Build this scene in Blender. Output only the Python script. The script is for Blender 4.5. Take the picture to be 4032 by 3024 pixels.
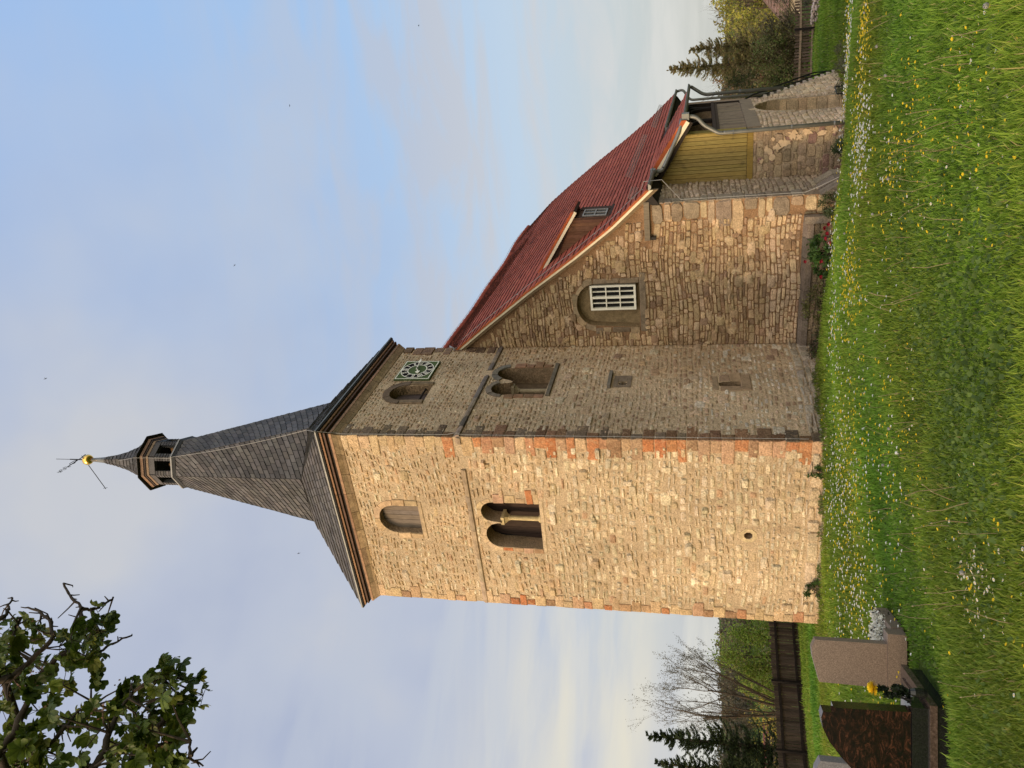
import bpy, bmesh, math, random
import numpy as np
from mathutils import Vector, Matrix
from mathutils.geometry import tessellate_polygon

sc = bpy.context.scene
for o in list(bpy.data.objects):
    bpy.data.objects.remove(o)
COL = sc.collection
PI = math.pi

# ------------------------------------------------------------------ camera
H, P, RO = .490, .239, -.004                      # heading left of +Y, pitch, roll of the hand-held camera
CAM = Vector((9.1216, -14.496, 2.56))
fwd = Vector((-math.sin(H)*math.cos(P), math.cos(H)*math.cos(P), math.sin(P)))
rt = Vector((math.cos(H), math.sin(H), 0)); up = rt.cross(fwd)
rt, up = math.cos(RO)*rt + math.sin(RO)*up, -math.sin(RO)*rt + math.cos(RO)*up
cd = bpy.data.cameras.new('camera'); cam = bpy.data.objects.new('camera', cd); COL.objects.link(cam)
X, Y, Z = -up, rt, -fwd                           # the phone was held on its side: picture right is world down
cam.matrix_world = Matrix(((X.x, Y.x, Z.x, CAM.x), (X.y, Y.y, Z.y, CAM.y), (X.z, Y.z, Z.z, CAM.z), (0, 0, 0, 1)))
cd.sensor_width = 36; cd.lens = 3033/4032*36; cd.clip_start = .05; cd.clip_end = 3000
sc.camera = cam

# ------------------------------------------------------------------ light
SUN_AZ, SUN_EL = math.radians(30), math.radians(12)  # azimuth from -Y towards -X
sd = Vector((-math.sin(SUN_AZ)*math.cos(SUN_EL), -math.cos(SUN_AZ)*math.cos(SUN_EL), math.sin(SUN_EL)))
sl = bpy.data.lights.new('sun', 'SUN'); sl.energy = 3.6; sl.color = (1, .73, .45); sl.angle = math.radians(20)
so = bpy.data.objects.new('sun', sl); COL.objects.link(so)
so.rotation_euler = (-sd).to_track_quat('-Z', 'Y').to_euler(); so.location = (-20, -40, 30)

w = bpy.data.worlds.new("World"); sc.world = w; w.use_nodes = True
nt = w.node_tree; nt.nodes.clear()
def N(nt, t, **k):
    n = nt.nodes.new(t)
    for a, b in k.items(): setattr(n, a, b)
    return n
def ramp(nt, stops, interp='LINEAR'):
    r = N(nt, 'ShaderNodeValToRGB'); e = r.color_ramp.elements; r.color_ramp.interpolation = interp
    while len(e) < len(stops): e.new(.5)
    for el, (p, c) in zip(e, stops):
        el.position = p; el.color = (c[0], c[1], c[2], 1) if hasattr(c, '__len__') else (c, c, c, 1)
    return r
def math_(nt, op, a, b=None, clamp=False):
    m = N(nt, 'ShaderNodeMath', operation=op, use_clamp=clamp)
    for i, x in enumerate((a, b)):
        if x is None: continue
        if isinstance(x, (int, float)): m.inputs[i].default_value = x
        else: nt.links.new(x, m.inputs[i])
    return m.outputs[0]
def mixc(nt, f, a, b, bt='MIX'):
    m = N(nt, 'ShaderNodeMix', data_type='RGBA', blend_type=bt)
    for i, x in ((0, f), (6, a), (7, b)):
        if isinstance(x, (int, float)): m.inputs[i].default_value = x
        elif isinstance(x, tuple): m.inputs[i].default_value = (*x, 1)
        else: nt.links.new(x, m.inputs[i])
    return m.outputs[2]
L = nt.links.new
tc = N(nt, 'ShaderNodeTexCoord'); gen = tc.outputs['Generated']
sep = N(nt, 'ShaderNodeSeparateXYZ'); L(gen, sep.inputs[0])
def lin(r, g, b):
    f = lambda c: (c/255/12.92) if c/255 <= .04045 else ((c/255+.055)/1.055)**2.4
    return (f(r), f(g), f(b))
base = ramp(nt, [(0, lin(208, 210, 204)), (.10, lin(204, 214, 218)), (.22, lin(196, 216, 236)), (.42, lin(168, 203, 244)), (.70, lin(166, 197, 240)), (1, lin(150, 176, 220))])
L(sep.outputs['Z'], base.inputs[0])
# big soft cloud bank: higher and to the left of the tower
bank = math_(nt, 'ADD', math_(nt, 'MULTIPLY', sep.outputs['X'], -1.25), math_(nt, 'MULTIPLY', sep.outputs['Z'], .95))
n1 = N(nt, 'ShaderNodeTexNoise'); n1.inputs['Scale'].default_value = 1.7; n1.inputs['Detail'].default_value = 5; n1.inputs['Roughness'].default_value = .5
L(gen, n1.inputs['Vector'])
bank = math_(nt, 'ADD', bank, math_(nt, 'MULTIPLY', math_(nt, 'SUBTRACT', n1.outputs['Fac'], .5), 1.1))
bank = ramp(nt, [(.48, 0), (.98, 1)], 'EASE').outputs[0] if False else math_(nt, 'MULTIPLY', math_(nt, 'SUBTRACT', bank, .60), 1.8, True)
n4 = N(nt, 'ShaderNodeTexNoise'); n4.inputs['Scale'].default_value = 3.2; n4.inputs['Detail'].default_value = 4; L(gen, n4.inputs['Vector'])
cloudc = ramp(nt, [(.36, lin(180, 190, 214)), (.5, lin(192, 200, 218)), (.64, lin(206, 209, 216))]); L(n4.outputs['Fac'], cloudc.inputs[0])
c = mixc(nt, bank, base.outputs[0], cloudc.outputs[0])
# thin streaks
mp = N(nt, 'ShaderNodeMapping'); mp.inputs['Rotation'].default_value = (0, math.radians(16), math.radians(30)); mp.inputs['Scale'].default_value = (2.2, 1.8, 11)
L(gen, mp.inputs['Vector'])
n2 = N(nt, 'ShaderNodeTexNoise'); n2.inputs['Scale'].default_value = 1.8; n2.inputs['Detail'].default_value = 7; n2.inputs['Roughness'].default_value = .55; n2.inputs['Distortion'].default_value = .5
L(mp.outputs[0], n2.inputs['Vector'])
st = ramp(nt, [(.44, 0), (.60, 1)]); L(n2.outputs['Fac'], st.inputs[0])
low = ramp(nt, [(0, .9), (.30, 1), (.50, .35), (.62, .08)]); L(sep.outputs['Z'], low.inputs[0])
sf = math_(nt, 'MULTIPLY', math_(nt, 'MULTIPLY', st.outputs[0], low.outputs[0]), .95)
strc = ramp(nt, [(0, lin(226, 226, 220)), (.14, lin(214, 217, 220)), (.35, lin(194, 202, 218))]); L(sep.outputs['Z'], strc.inputs[0])
c = mixc(nt, sf, c, strc.outputs[0])
# cream band low on the left, where the sun went behind cloud
cb = ramp(nt, [(.03, .35), (.10, 1), (.17, .75), (.30, 0)]); L(sep.outputs['Z'], cb.inputs[0])
n5 = N(nt, 'ShaderNodeTexNoise'); n5.inputs['Scale'].default_value = 2.2; n5.inputs['Detail'].default_value = 6; L(mp.outputs[0], n5.inputs['Vector'])
cf = math_(nt, 'MULTIPLY', math_(nt, 'MULTIPLY', math_(nt, 'MULTIPLY', math_(nt, 'SUBTRACT', math_(nt, 'MULTIPLY', sep.outputs['X'], -1), .48), 3.6, True), cb.outputs[0]), math_(nt, 'MULTIPLY', math_(nt, 'SUBTRACT', n5.outputs['Fac'], .30), 2.8, True))
c = mixc(nt, cf, c, lin(236, 230, 212))
sky = N(nt, 'ShaderNodeTexSky', sky_type='NISHITA'); sky.sun_disc = False; sky.sun_elevation = SUN_EL
sky.sun_rotation = math.atan2(sd.x, sd.y)
b1 = N(nt, 'ShaderNodeBackground'); L(sky.outputs[0], b1.inputs[0]); b1.inputs[1].default_value = .05
b2 = N(nt, 'ShaderNodeBackground'); L(c, b2.inputs[0]); b2.inputs[1].default_value = 1.0
ms = N(nt, 'ShaderNodeMixShader'); ms.inputs[0].default_value = .93
L(b1.outputs[0], ms.inputs[1]); L(b2.outputs[0], ms.inputs[2])
# broad evening glow added behind the camera, swung south to fill shaded faces
vm = N(nt, 'ShaderNodeVectorMath', operation='DOT_PRODUCT'); L(gen, vm.inputs[0]); vm.inputs[1].default_value = (sd.x*.6+.62, sd.y*.85, sd.z+.2)
gl = math_(nt, 'POWER', math_(nt, 'MAXIMUM', vm.outputs['Value'], 0), 1.6)
b3 = N(nt, 'ShaderNodeBackground'); b3.inputs[0].default_value = (1.0, .80, .54, 1); L(math_(nt, 'MULTIPLY', gl, 1.8), b3.inputs[1])
ad = N(nt, 'ShaderNodeAddShader'); L(ms.outputs[0], ad.inputs[0]); L(b3.outputs[0], ad.inputs[1])
ow = N(nt, 'ShaderNodeOutputWorld'); L(ad.outputs[0], ow.inputs[0])
sc.view_settings.view_transform = 'Standard'; sc.view_settings.look = 'None'
sc.view_settings.exposure = 0; sc.view_settings.gamma = 1; sc.view_settings.use_curve_mapping = False
sc.cycles.max_bounces = 6; sc.cycles.diffuse_bounces = 3; sc.cycles.glossy_bounces = 3; sc.cycles.transmission_bounces = 3

# ------------------------------------------------------------------ materials
def mat(name, col=(.5, .5, .5), attr=False, var=.25, vs=6, rough=.85, bump=.3, bs=40, bd=.01, stain=None, metal=0, spec=.2, trans=0, stretch=None, fine=0, big=None):
    """procedural surface: base colour (or the mesh's own stone/tile colour), large variation, fine grain, bump"""
    m = bpy.data.materials.new(name); m.use_nodes = True; t = m.node_tree; t.nodes.clear(); K = t.links.new
    out = N(t, 'ShaderNodeOutputMaterial'); bs_ = N(t, 'ShaderNodeBsdfPrincipled'); K(bs_.outputs[0], out.inputs[0])
    tc = N(t, 'ShaderNodeTexCoord'); v = tc.outputs['Object']
    if stretch:
        mp = N(t, 'ShaderNodeMapping'); mp.inputs['Scale'].default_value = stretch; K(v, mp.inputs[0]); v = mp.outputs[0]
    if attr:
        a = N(t, 'ShaderNodeAttribute', attribute_name='Col'); c = a.outputs['Color']
    else:
        rgb = N(t, 'ShaderNodeRGB'); rgb.outputs[0].default_value = (*col, 1); c = rgb.outputs[0]
    n = N(t, 'ShaderNodeTexNoise'); n.inputs['Scale'].default_value = vs; n.inputs['Detail'].default_value = 6; n.inputs['Roughness'].default_value = .62; K(v, n.inputs['Vector'])
    mr = N(t, 'ShaderNodeMapRange'); mr.inputs[1].default_value = .3; mr.inputs[2].default_value = .7; mr.inputs[3].default_value = 1-var; mr.inputs[4].default_value = 1+var; K(n.outputs['Fac'], mr.inputs[0])
    c = mixc(t, 1.0, c, mr.outputs[0], 'MULTIPLY')
    if fine:
        nf = N(t, 'ShaderNodeTexNoise'); nf.inputs['Scale'].default_value = bs*1.3; nf.inputs['Detail'].default_value = 3; K(v, nf.inputs['Vector'])
        mf = N(t, 'ShaderNodeMapRange'); mf.inputs[1].default_value = .3; mf.inputs[2].default_value = .7; mf.inputs[3].default_value = 1-fine; mf.inputs[4].default_value = 1+fine; K(nf.outputs['Fac'], mf.inputs[0])
        c = mixc(t, 1.0, c, mf.outputs[0], 'MULTIPLY')
    if big:
        mb_ = N(t, 'ShaderNodeMapping'); mb_.inputs['Scale'].default_value = (1, 1, .45); K(tc.outputs['Object'], mb_.inputs[0])
        ng = N(t, 'ShaderNodeTexNoise'); ng.inputs['Scale'].default_value = big[0]; ng.inputs['Detail'].default_value = 8; ng.inputs['Roughness'].default_value = .7; K(mb_.outputs[0], ng.inputs['Vector'])
        mg = N(t, 'ShaderNodeMapRange'); mg.inputs[1].default_value = .33; mg.inputs[2].default_value = .67; mg.inputs[3].default_value = 1-big[1]; mg.inputs[4].default_value = 1+big[1]; K(ng.outputs['Fac'], mg.inputs[0])
        c = mixc(t, 1.0, c, mg.outputs[0], 'MULTIPLY')
    for stain in ([stain] if isinstance(stain, tuple) else (stain or [])):
        n3 = N(t, 'ShaderNodeTexNoise'); n3.inputs['Scale'].default_value = stain[1]; n3.inputs['Detail'].default_value = 7; n3.inputs['Roughness'].default_value = .65; K(tc.outputs['Object'], n3.inputs['Vector'])
        r3 = ramp(t, [(stain[2], 0), (stain[2]+.14, 1)]); K(n3.outputs['Fac'], r3.inputs[0])
        c = mixc(t, math_(t, 'MULTIPLY', r3.outputs[0], stain[3]), c, stain[0])
    K(c, bs_.inputs['Base Color'])
    bs_.inputs['Roughness'].default_value = rough; bs_.inputs['Metallic'].default_value = metal
    bs_.inputs['Specular IOR Level'].default_value = spec
    if bump:
        nb = N(t, 'ShaderNodeTexNoise'); nb.inputs['Scale'].default_value = bs; nb.inputs['Detail'].default_value = 5; nb.inputs['Roughness'].default_value = .6; K(v, nb.inputs['Vector'])
        bp = N(t, 'ShaderNodeBump'); bp.inputs['Strength'].default_value = bump; bp.inputs['Distance'].default_value = bd; K(nb.outputs['Fac'], bp.inputs['Height']); K(bp.outputs[0], bs_.inputs['Normal'])
    if trans:
        tr = N(t, 'ShaderNodeBsdfTranslucent'); K(c, tr.inputs[0]); mx = N(t, 'ShaderNodeMixShader'); mx.inputs[0].default_value = trans
        K(bs_.outputs[0], mx.inputs[1]); K(tr.outputs[0], mx.inputs[2]); K(mx.outputs[0], out.inputs[0])
    return m
M = {}
M['rubble'] = mat('tower rubble stone', attr=True, var=.18, vs=9, bump=1., bs=22, bd=.045, fine=.30, rough=.95, spec=.1, big=(.7, .24), stain=[((.44, .30, .175), 8, .52, .5), ((.20, .14, .09), 2.3, .62, .45)])
M['rubble2'] = mat('nave rubble stone', attr=True, var=.22, vs=6, bump=.9, bs=24, bd=.03, fine=.25, rough=.95, spec=.1, big=(.6, .22), stain=[((.42, .31, .19), 5, .60, .5), ((.17, .12, .08), 2.1, .60, .45)])
M['dressed'] = mat('dressed sandstone', attr=True, var=.3, vs=7, bump=.7, bs=30, bd=.02, fine=.18, rough=.9, spec=.1, stain=((.14, .10, .07), 4, .60, .5))
M['slate'] = mat('slate', attr=True, var=.22, vs=3, bump=.3, bs=50, bd=.004, rough=.6, spec=.22, big=(.8, .2))
M['tile'] = mat('red clay tile', attr=True, var=.2, vs=4, bump=.25, bs=60, bd=.004, rough=.85, spec=.08, big=(.5, .12), stain=((.15, .08, .055), 5, .62, .3))
M['wood'] = mat('painted timber', attr=True, var=.25, vs=10, bump=.4, bs=14, bd=.006, rough=.8, stretch=(3, 3, .5), spec=.15, stain=((.05, .035, .022), 4, .56, .5))
M['woodh'] = mat('moulding timber', attr=True, var=.3, vs=10, bump=.3, bs=30, bd=.005, rough=.75, spec=.3)
M['dark'] = mat('dark interior boards', (.02, .014, .01), var=.4, vs=4, bump=.3)
M['zinc'] = mat('weathered zinc', (.17, .17, .155), var=.2, vs=5, bump=.08, bs=20, rough=.45, metal=.35, spec=.4)
M['iron'] = mat('black painted iron', (.012, .012, .013), var=.2, vs=8, bump=.1, rough=.45)
M['wire'] = mat('lightning wire', (.30, .29, .27), var=.15, bump=0, rough=.5, metal=.2)
M['gold'] = mat('gilded copper', (.95, .58, .14), var=.1, vs=6, bump=.05, rough=.22, metal=1)
M['white'] = mat('white paint', (.86, .82, .68), var=.06, vs=9, bump=.1, rough=.55)
M['cream'] = mat('cream paint', (.70, .62, .45), var=.08, vs=9, bump=.1, rough=.6)
M['green'] = mat('green clock enamel', (.085, .12, .05), var=.12, vs=5, bump=.05, rough=.8, spec=.05)
M['black'] = mat('matt black enamel', (.012, .010, .012), var=.1, bump=0, rough=.9, spec=.05)
M['glass'] = mat('dark window glass', (.008, .009, .01), var=.3, bump=.05, bs=3, rough=.12, spec=.35)
M['bright'] = mat('bell beam', (.30, .17, .08), var=.2, bump=.2)
M['ground'] = None
M['grass'] = mat('grass', attr=True, var=.22, vs=1.3, bump=0, rough=.6, spec=.25, trans=.4)
M['chest'] = mat('chestnut leaf', attr=True, var=.25, vs=5, bump=0, rough=.5, spec=.3, trans=.3)
M['leaf'] = mat('leaf', attr=True, var=.2, vs=5, bump=0, rough=.5, spec=.35, trans=.4)
M['needle'] = mat('needle foliage', attr=True, var=.25, vs=2, bump=0, rough=.7, spec=.2, trans=.15)
M['bark'] = mat('bark', (.055, .042, .03), var=.3, vs=12, bump=.8, bs=30, bd=.01, rough=.95)
M['barkp'] = mat('willow bark', (.095, .07, .045), var=.25, vs=9, bump=.5, bs=20, bd=.02, rough=.95)
M['petal'] = mat('petal', attr=True, var=.08, vs=8, bump=0, rough=.6, trans=.3)
M['fence'] = mat('weathered fence wood', attr=True, var=.35, vs=5, bump=.5, bs=20, bd=.01, rough=.9, stretch=(2, 2, .4), spec=.15)
M['plaster'] = mat('lime plaster', (.62, .45, .28), var=.2, vs=9, bump=.6, bs=35, bd=.01)

# ------------------------------------------------------------------ mesh building
ORG = {}                                            # object -> world origin its children share
class MB:
    def __init__(s): s.v = []; s.f = []; s.c = []; s.m = []; s.col = (.5, .5, .5); s.mi = 0
    def add(s, vs, fs, col=None):
        n = len(s.v); s.v += [tuple(p) for p in vs]
        for f in fs: s.f.append([i+n for i in f]); s.c.append(col or s.col); s.m.append(s.mi)
    def hexa(s, p, col=None):                        # 8 corners: bottom 0-3, top 4-7
        s.add(p, [(0, 3, 2, 1), (4, 5, 6, 7), (0, 1, 5, 4), (1, 2, 6, 5), (2, 3, 7, 6), (3, 0, 4, 7)], col)
    def box(s, a, b, col=None):
        (x0, y0, z0), (x1, y1, z1) = a, b
        s.hexa([(x0, y0, z0), (x1, y0, z0), (x1, y1, z0), (x0, y1, z0), (x0, y0, z1), (x1, y0, z1), (x1, y1, z1), (x0, y1, z1)], col)
    def mbox(s, F, a, b, col=None):                  # box in mapped coordinates
        (x0, y0, z0), (x1, y1, z1) = a, b
        s.hexa([F(*q) for q in [(x0, y0, z0), (x1, y0, z0), (x1, y1, z0), (x0, y1, z0), (x0, y0, z1), (x1, y0, z1), (x1, y1, z1), (x0, y1, z1)]], col)
    def beam(s, a, b, w, h, upv=(0, 0, 1), col=None):
        a = Vector(a); b = Vector(b); d = (b-a).normalized(); u = Vector(upv); r = d.cross(u)
        if r.length < 1e-4: r = d.cross(Vector((1, 0, 0)))
        r.normalize(); u = r.cross(d); r *= w/2; u *= h/2
        s.hexa([a-r-u, a+r-u, b+r-u, b-r-u, a-r+u, a+r+u, b+r+u, b-r+u], col)
    def tube(s, pts, rad, n=8, col=None, cap=True):
        pts = [Vector(p) for p in pts]; k = len(pts); rad = rad if hasattr(rad, '__len__') else [rad]*k
        base = len(s.v); pr = None
        for i, p in enumerate(pts):
            d = (pts[min(i+1, k-1)]-pts[max(i-1, 0)]).normalized()
            if pr is None:
                pr = d.cross(Vector((0, 0, 1)))
                if pr.length < .1: pr = d.cross(Vector((1, 0, 0)))
            pr = (pr-d*pr.dot(d)); pr.normalize(); q = d.cross(pr)
            for j in range(n):
                a = 2*PI*j/n; s.v.append(tuple(p+rad[i]*(math.cos(a)*pr+math.sin(a)*q)))
        for i in range(k-1):
            for j in range(n):
                j2 = (j+1) % n
                s.f.append([base+i*n+j, base+i*n+j2, base+(i+1)*n+j2, base+(i+1)*n+j]); s.c.append(col or s.col); s.m.append(s.mi)
        if cap:
            for e in (0, k-1):
                s.f.append([base+e*n+j for j in range(n)]); s.c.append(col or s.col); s.m.append(s.mi)
    def prism(s, poly, F, d0, d1, col=None):         # polygon (s,t) extruded along d through mapping F
        n = len(poly); a = [F(p[0], p[1], d0) for p in poly]; b = [F(p[0], p[1], d1) for p in poly]
        s.add(a+b, [list(range(n))[::-1], list(range(n, 2*n))]+[(i, (i+1) % n, n+(i+1) % n, n+i) for i in range(n)], col)
    def build(s, name, m, parent=None, smooth=False, label=None, cat=None, group=None, kind=None):
        me = bpy.data.meshes.new(name); o = bpy.data.objects.new(name, me)
        org = ORG.get(parent, Vector((0, 0, 0)))
        me.from_pydata([(p[0]-org.x, p[1]-org.y, p[2]-org.z) for p in s.v], [], s.f)
        for mm in (m if isinstance(m, (list, tuple)) else [m]): me.materials.append(mm)
        if any(s.m): me.polygons.foreach_set('material_index', s.m)
        ca = me.color_attributes.new('Col', 'FLOAT_COLOR', 'CORNER')
        arr = np.empty((len(me.loops), 4), np.float32); arr[:, 3] = 1
        lt = np.empty(len(me.polygons), np.int32); me.polygons.foreach_get('loop_total', lt)
        arr[:, :3] = np.repeat(np.array(s.c, np.float32).reshape(-1, 3), lt, axis=0)
        ca.data.foreach_set('color', arr.ravel())
        if smooth: me.polygons.foreach_set('use_smooth', [True]*len(me.polygons))
        me.update(); COL.objects.link(o)
        if parent: o.parent = parent
        ORG[o] = org
        tag(o, label, cat, group, kind)
        return o
def tag(o, label=None, cat=None, group=None, kind=None):
    for k, v in (('label', label), ('category', cat), ('group', group), ('kind', kind)):
        if v: o[k] = v
def thing(name, loc, label, cat, group=None, rz=0, local=False):
    o = bpy.data.objects.new(name, None); o.location = loc; o.rotation_euler.z = rz; o.empty_display_size = .3; COL.objects.link(o)
    ORG[o] = Vector((0, 0, 0)) if local else Vector(loc); tag(o, label, cat, group); return o
def np_mesh(name, V, F4, C4, m, parent=None, smooth=False, **k):
    """V (n,3), F4 (f,k) equal-size faces, C4 (f,3) colours"""
    org = ORG.get(parent, Vector((0, 0, 0)))
    V = np.asarray(V, np.float32)-np.array(org, np.float32)
    me = bpy.data.meshes.new(name); nf, kk = F4.shape
    me.vertices.add(len(V)); me.vertices.foreach_set('co', V.astype(np.float32).ravel())
    me.loops.add(nf*kk); me.loops.foreach_set('vertex_index', F4.astype(np.int32).ravel())
    me.polygons.add(nf); me.polygons.foreach_set('loop_start', np.arange(0, nf*kk, kk, dtype=np.int32))
    me.update(calc_edges=True); me.materials.append(m)
    ca = me.color_attributes.new('Col', 'FLOAT_COLOR', 'CORNER')
    a = np.ones((nf*kk, 4), np.float32); a[:, :3] = np.repeat(C4, kk, axis=0); ca.data.foreach_set('color', a.ravel())
    if smooth: me.polygons.foreach_set('use_smooth', np.ones(nf, bool))
    o = bpy.data.objects.new(name, me); COL.objects.link(o)
    if parent: o.parent = parent
    ORG[o] = org; tag(o, **k); return o
def jit(c, r, a=.15):
    k = 1+r.uniform(-a, a); return (c[0]*k*(1+r.uniform(-.04, .04)), c[1]*k, c[2]*k*(1+r.uniform(-.06, .06)))
# ------------------------------------------------------------------ terrain
TP = np.array([(9.12,-14.5,.96),(7,-10.5,.90),(5.2,-11.5,.86),(8.8,-9.7,.88),(3,-9.2,.41),(3.7,-10.2,.56),(2.2,-7.9,.37),(1.5,-7.3,.31),(3.2,-8.2,.42),(0,0,0),(-5.05,0,-.22),(-2.5,0,-.1),(0,2.5,-.10),(0,4.7,-.32),
 (.75,4.3,-.50),(2,4.3,-.50),(4,4.3,-.64),(5.2,6.5,-1.08),(5.3,9,-1.4),(5.3,11,-1.65),(5.3,15,-2.1),(7.9,7.4,-1.02),(6.6,8.2,-1.25),(7.8,10,-1.85),(7.6,14,-2.15),(7.4,18,-2.25),(6.3,23,-2.35),(4,21,-2.3),
 (7.2,29.3,-3),(3.4,28.2,-3),(-9,2,-.5),(-14.5,9.5,-1.25),(-16.4,4.8,-1.25),(-12,-2,-.6),(-3,-9,.3),(-8,-6,-.1),(0,-15,.7),(9,-20,1.1),(16,-15,.9),(14,-5,.3),(14,3,-.5),(15,12,-1.9),(14,20,-2.4),
 (-8,20,-1.8),(0,35,-3.4),(-22,14,-2.3),(-20,5,-1.9),(-28,13,-3.2),(12,35,-3.5),(4,-3,.27),(8,0,-.08),(5,2,-.28),(30,-10,.6),(-25,-20,0),(6,-30,1.5),(30,25,-3)])
def _phi(d): return np.sqrt(d*d+.3)
_D = _phi(np.linalg.norm(TP[:, None, :2]-TP[None, :, :2], axis=2))
_A = np.zeros((len(TP)+3, len(TP)+3)); _A[:len(TP), :len(TP)] = _D-np.eye(len(TP))*.02
_A[:len(TP), -3] = 1; _A[:len(TP), -2:] = TP[:, :2]; _A[-3, :len(TP)] = 1; _A[-2:, :len(TP)] = TP[:, :2].T
_w = np.linalg.solve(_A, np.r_[TP[:, 2], 0, 0, 0])
def zg(x, y):
    x = np.atleast_1d(np.asarray(x, float)); y = np.atleast_1d(np.asarray(y, float))
    xc = np.clip(x, -32, 32); yc = np.clip(y, -32, 38)
    r = np.zeros(x.shape)
    d = _phi(np.sqrt((xc.ravel()[:, None]-TP[None, :, 0])**2+(yc.ravel()[:, None]-TP[None, :, 1])**2))
    r = (d@_w[:-3]).reshape(x.shape)+_w[-3]+_w[-2]*xc+_w[-1]*yc
    r = r+.02*np.sin(x*1.7+y*.6)*np.cos(y*1.3-x*.4)
    e = np.maximum(np.maximum(np.abs(x)-30, np.maximum(y-36, -30-y)), 0)
    t = np.clip(e/60, 0, 1); t = t*t*(3-2*t)
    far = -9-.03*np.maximum(e-330, 0)
    return r*(1-t)+far*t
def Z0(x, y): return float(zg(x, y)[0])
def graded(a0, a1, lo, hi, st):
    c = list(np.arange(a0, a1+1e-6, st)); s = st; x = c[-1]
    while x < hi: s *= 1.16; x += s; c.append(x)
    s = st; x = c[0]
    while x > lo: s *= 1.16; x -= s; c.insert(0, x)
    return np.array(c)
gx = graded(-24, 20, -900, 900, .4); gy = graded(-20, 34, -500, 1000, .4)
GX, GY = np.meshgrid(gx, gy, indexing='ij'); GZ = zg(GX, GY)
nx, ny = GX.shape; idx = np.arange(nx*ny).reshape(nx, ny)
F4 = np.stack([idx[:-1, :-1], idx[1:, :-1], idx[1:, 1:], idx[:-1, 1:]], -1).reshape(-1, 4)
def ground_mat():
    m = bpy.data.materials.new('lawn soil and moss'); m.use_nodes = True; t = m.node_tree; K = t.links.new; b = t.nodes['Principled BSDF']
    tc = N(t, 'ShaderNodeTexCoord')
    n = N(t, 'ShaderNodeTexNoise'); n.inputs['Scale'].default_value = .8; n.inputs['Detail'].default_value = 8; K(tc.outputs['Object'], n.inputs['Vector'])
    n2 = N(t, 'ShaderNodeTexNoise'); n2.inputs['Scale'].default_value = 14; n2.inputs['Detail'].default_value = 5; K(tc.outputs['Object'], n2.inputs['Vector'])
    r = ramp(t, [(.3, (.035, .06, .011)), (.5, (.055, .09, .015)), (.7, (.085, .12, .022))]); K(n2.outputs['Fac'], r.inputs[0])
    r2 = ramp(t, [(.35, (.75, .8, .7)), (.7, (1.2, 1.12, 1.0))]); K(n.outputs['Fac'], r2.inputs[0])
    K(mixc(t, 1., r.outputs[0], r2.outputs[0], 'MULTIPLY'), b.inputs['Base Color']); b.inputs['Roughness'].default_value = .95; b.inputs['Specular IOR Level'].default_value = .1
    bp = N(t, 'ShaderNodeBump'); bp.inputs['Distance'].default_value = .05; bp.inputs['Strength'].default_value = .8; K(n2.outputs['Fac'], bp.inputs['Height']); K(bp.outputs[0], b.inputs['Normal'])
    return m
M['ground'] = ground_mat()
np_mesh('ground', np.stack([GX.ravel(), GY.ravel(), GZ.ravel()], 1), F4, np.full((len(F4), 3), .05), M['ground'], smooth=True, kind='structure')

# ------------------------------------------------------------------ church
W, D, TH = 5.07, 4.81, 11.17
church = thing('church', (0, 0, 0), 'stone village church with square west tower, slate spire and red tiled nave', 'church')
FW = lambda s, t, d: (s, -d, t)                     # tower west face, s = x
FS = lambda s, t, d: (d, s, t)                      # tower south face, s = y
FG = lambda s, t, d: (s, D-d, t)                    # nave gable
FN = lambda s, t, d: (3.9+d, s, t)                  # nave south wall
FP = lambda s, t, d: (s, 6.65-d, t)                 # porch west wall
FQ = lambda s, t, d: (5.15+d, s, t)                 # porch south wall

def pip(p, poly):
    x, y = p; c = False; n = len(poly); j = n-1
    for i in range(n):
        (xi, yi), (xj, yj) = poly[i], poly[j]
        if (yi > y) != (yj > y) and x < (xj-xi)*(y-yi)/(yj-yi)+xi: c = not c
        j = i
    return c
def arch(sc_, hw, t0, ts, n=10, rise=None):
    rise = rise or hw
    q = random.Random(int(sc_*100)+n); w_ = lambda: q.uniform(-.014, .014)
    return [(sc_-hw, t0), (sc_+hw, t0+w_()), (sc_+hw+w_(), t0+(ts-t0)*.35), (sc_+hw+w_(), t0+(ts-t0)*.7)]+[(sc_+hw*math.cos(PI*i/n)+w_(), ts+rise*math.sin(PI*i/n)+w_()) for i in range(n+1)]+[(sc_-hw+w_(), t0+(ts-t0)*.6), (sc_-hw+w_(), t0+(ts-t0)*.3)]
def grow(poly, g):
    cx = sum(p[0] for p in poly)/len(poly); cy = sum(p[1] for p in poly)/len(poly); hx = max(abs(p[0]-cx) for p in poly); hy = max(abs(p[1]-cy) for p in poly)
    return [(cx+(p[0]-cx)*(1+g/hx), cy+(p[1]-cy)*(1+g/hy)) for p in poly]
def wall(b, F, outer, holes, col, depth=.5, jcol=None):
    loops = [outer]+holes; pts = [p for l in loops for p in l]
    tr = tessellate_polygon([[Vector((p[0], p[1], 0)) for p in l] for l in loops])
    b.add([F(p[0], p[1], 0) for p in pts], [list(t) for t in tr], col)
    for h in holes:
        n = len(h)
        b.add([F(p[0], p[1], 0) for p in h]+[F(p[0], p[1], -depth) for p in h], [(i, (i+1) % n, n+(i+1) % n, n+i) for i in range(n)], jcol or col)
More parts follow.
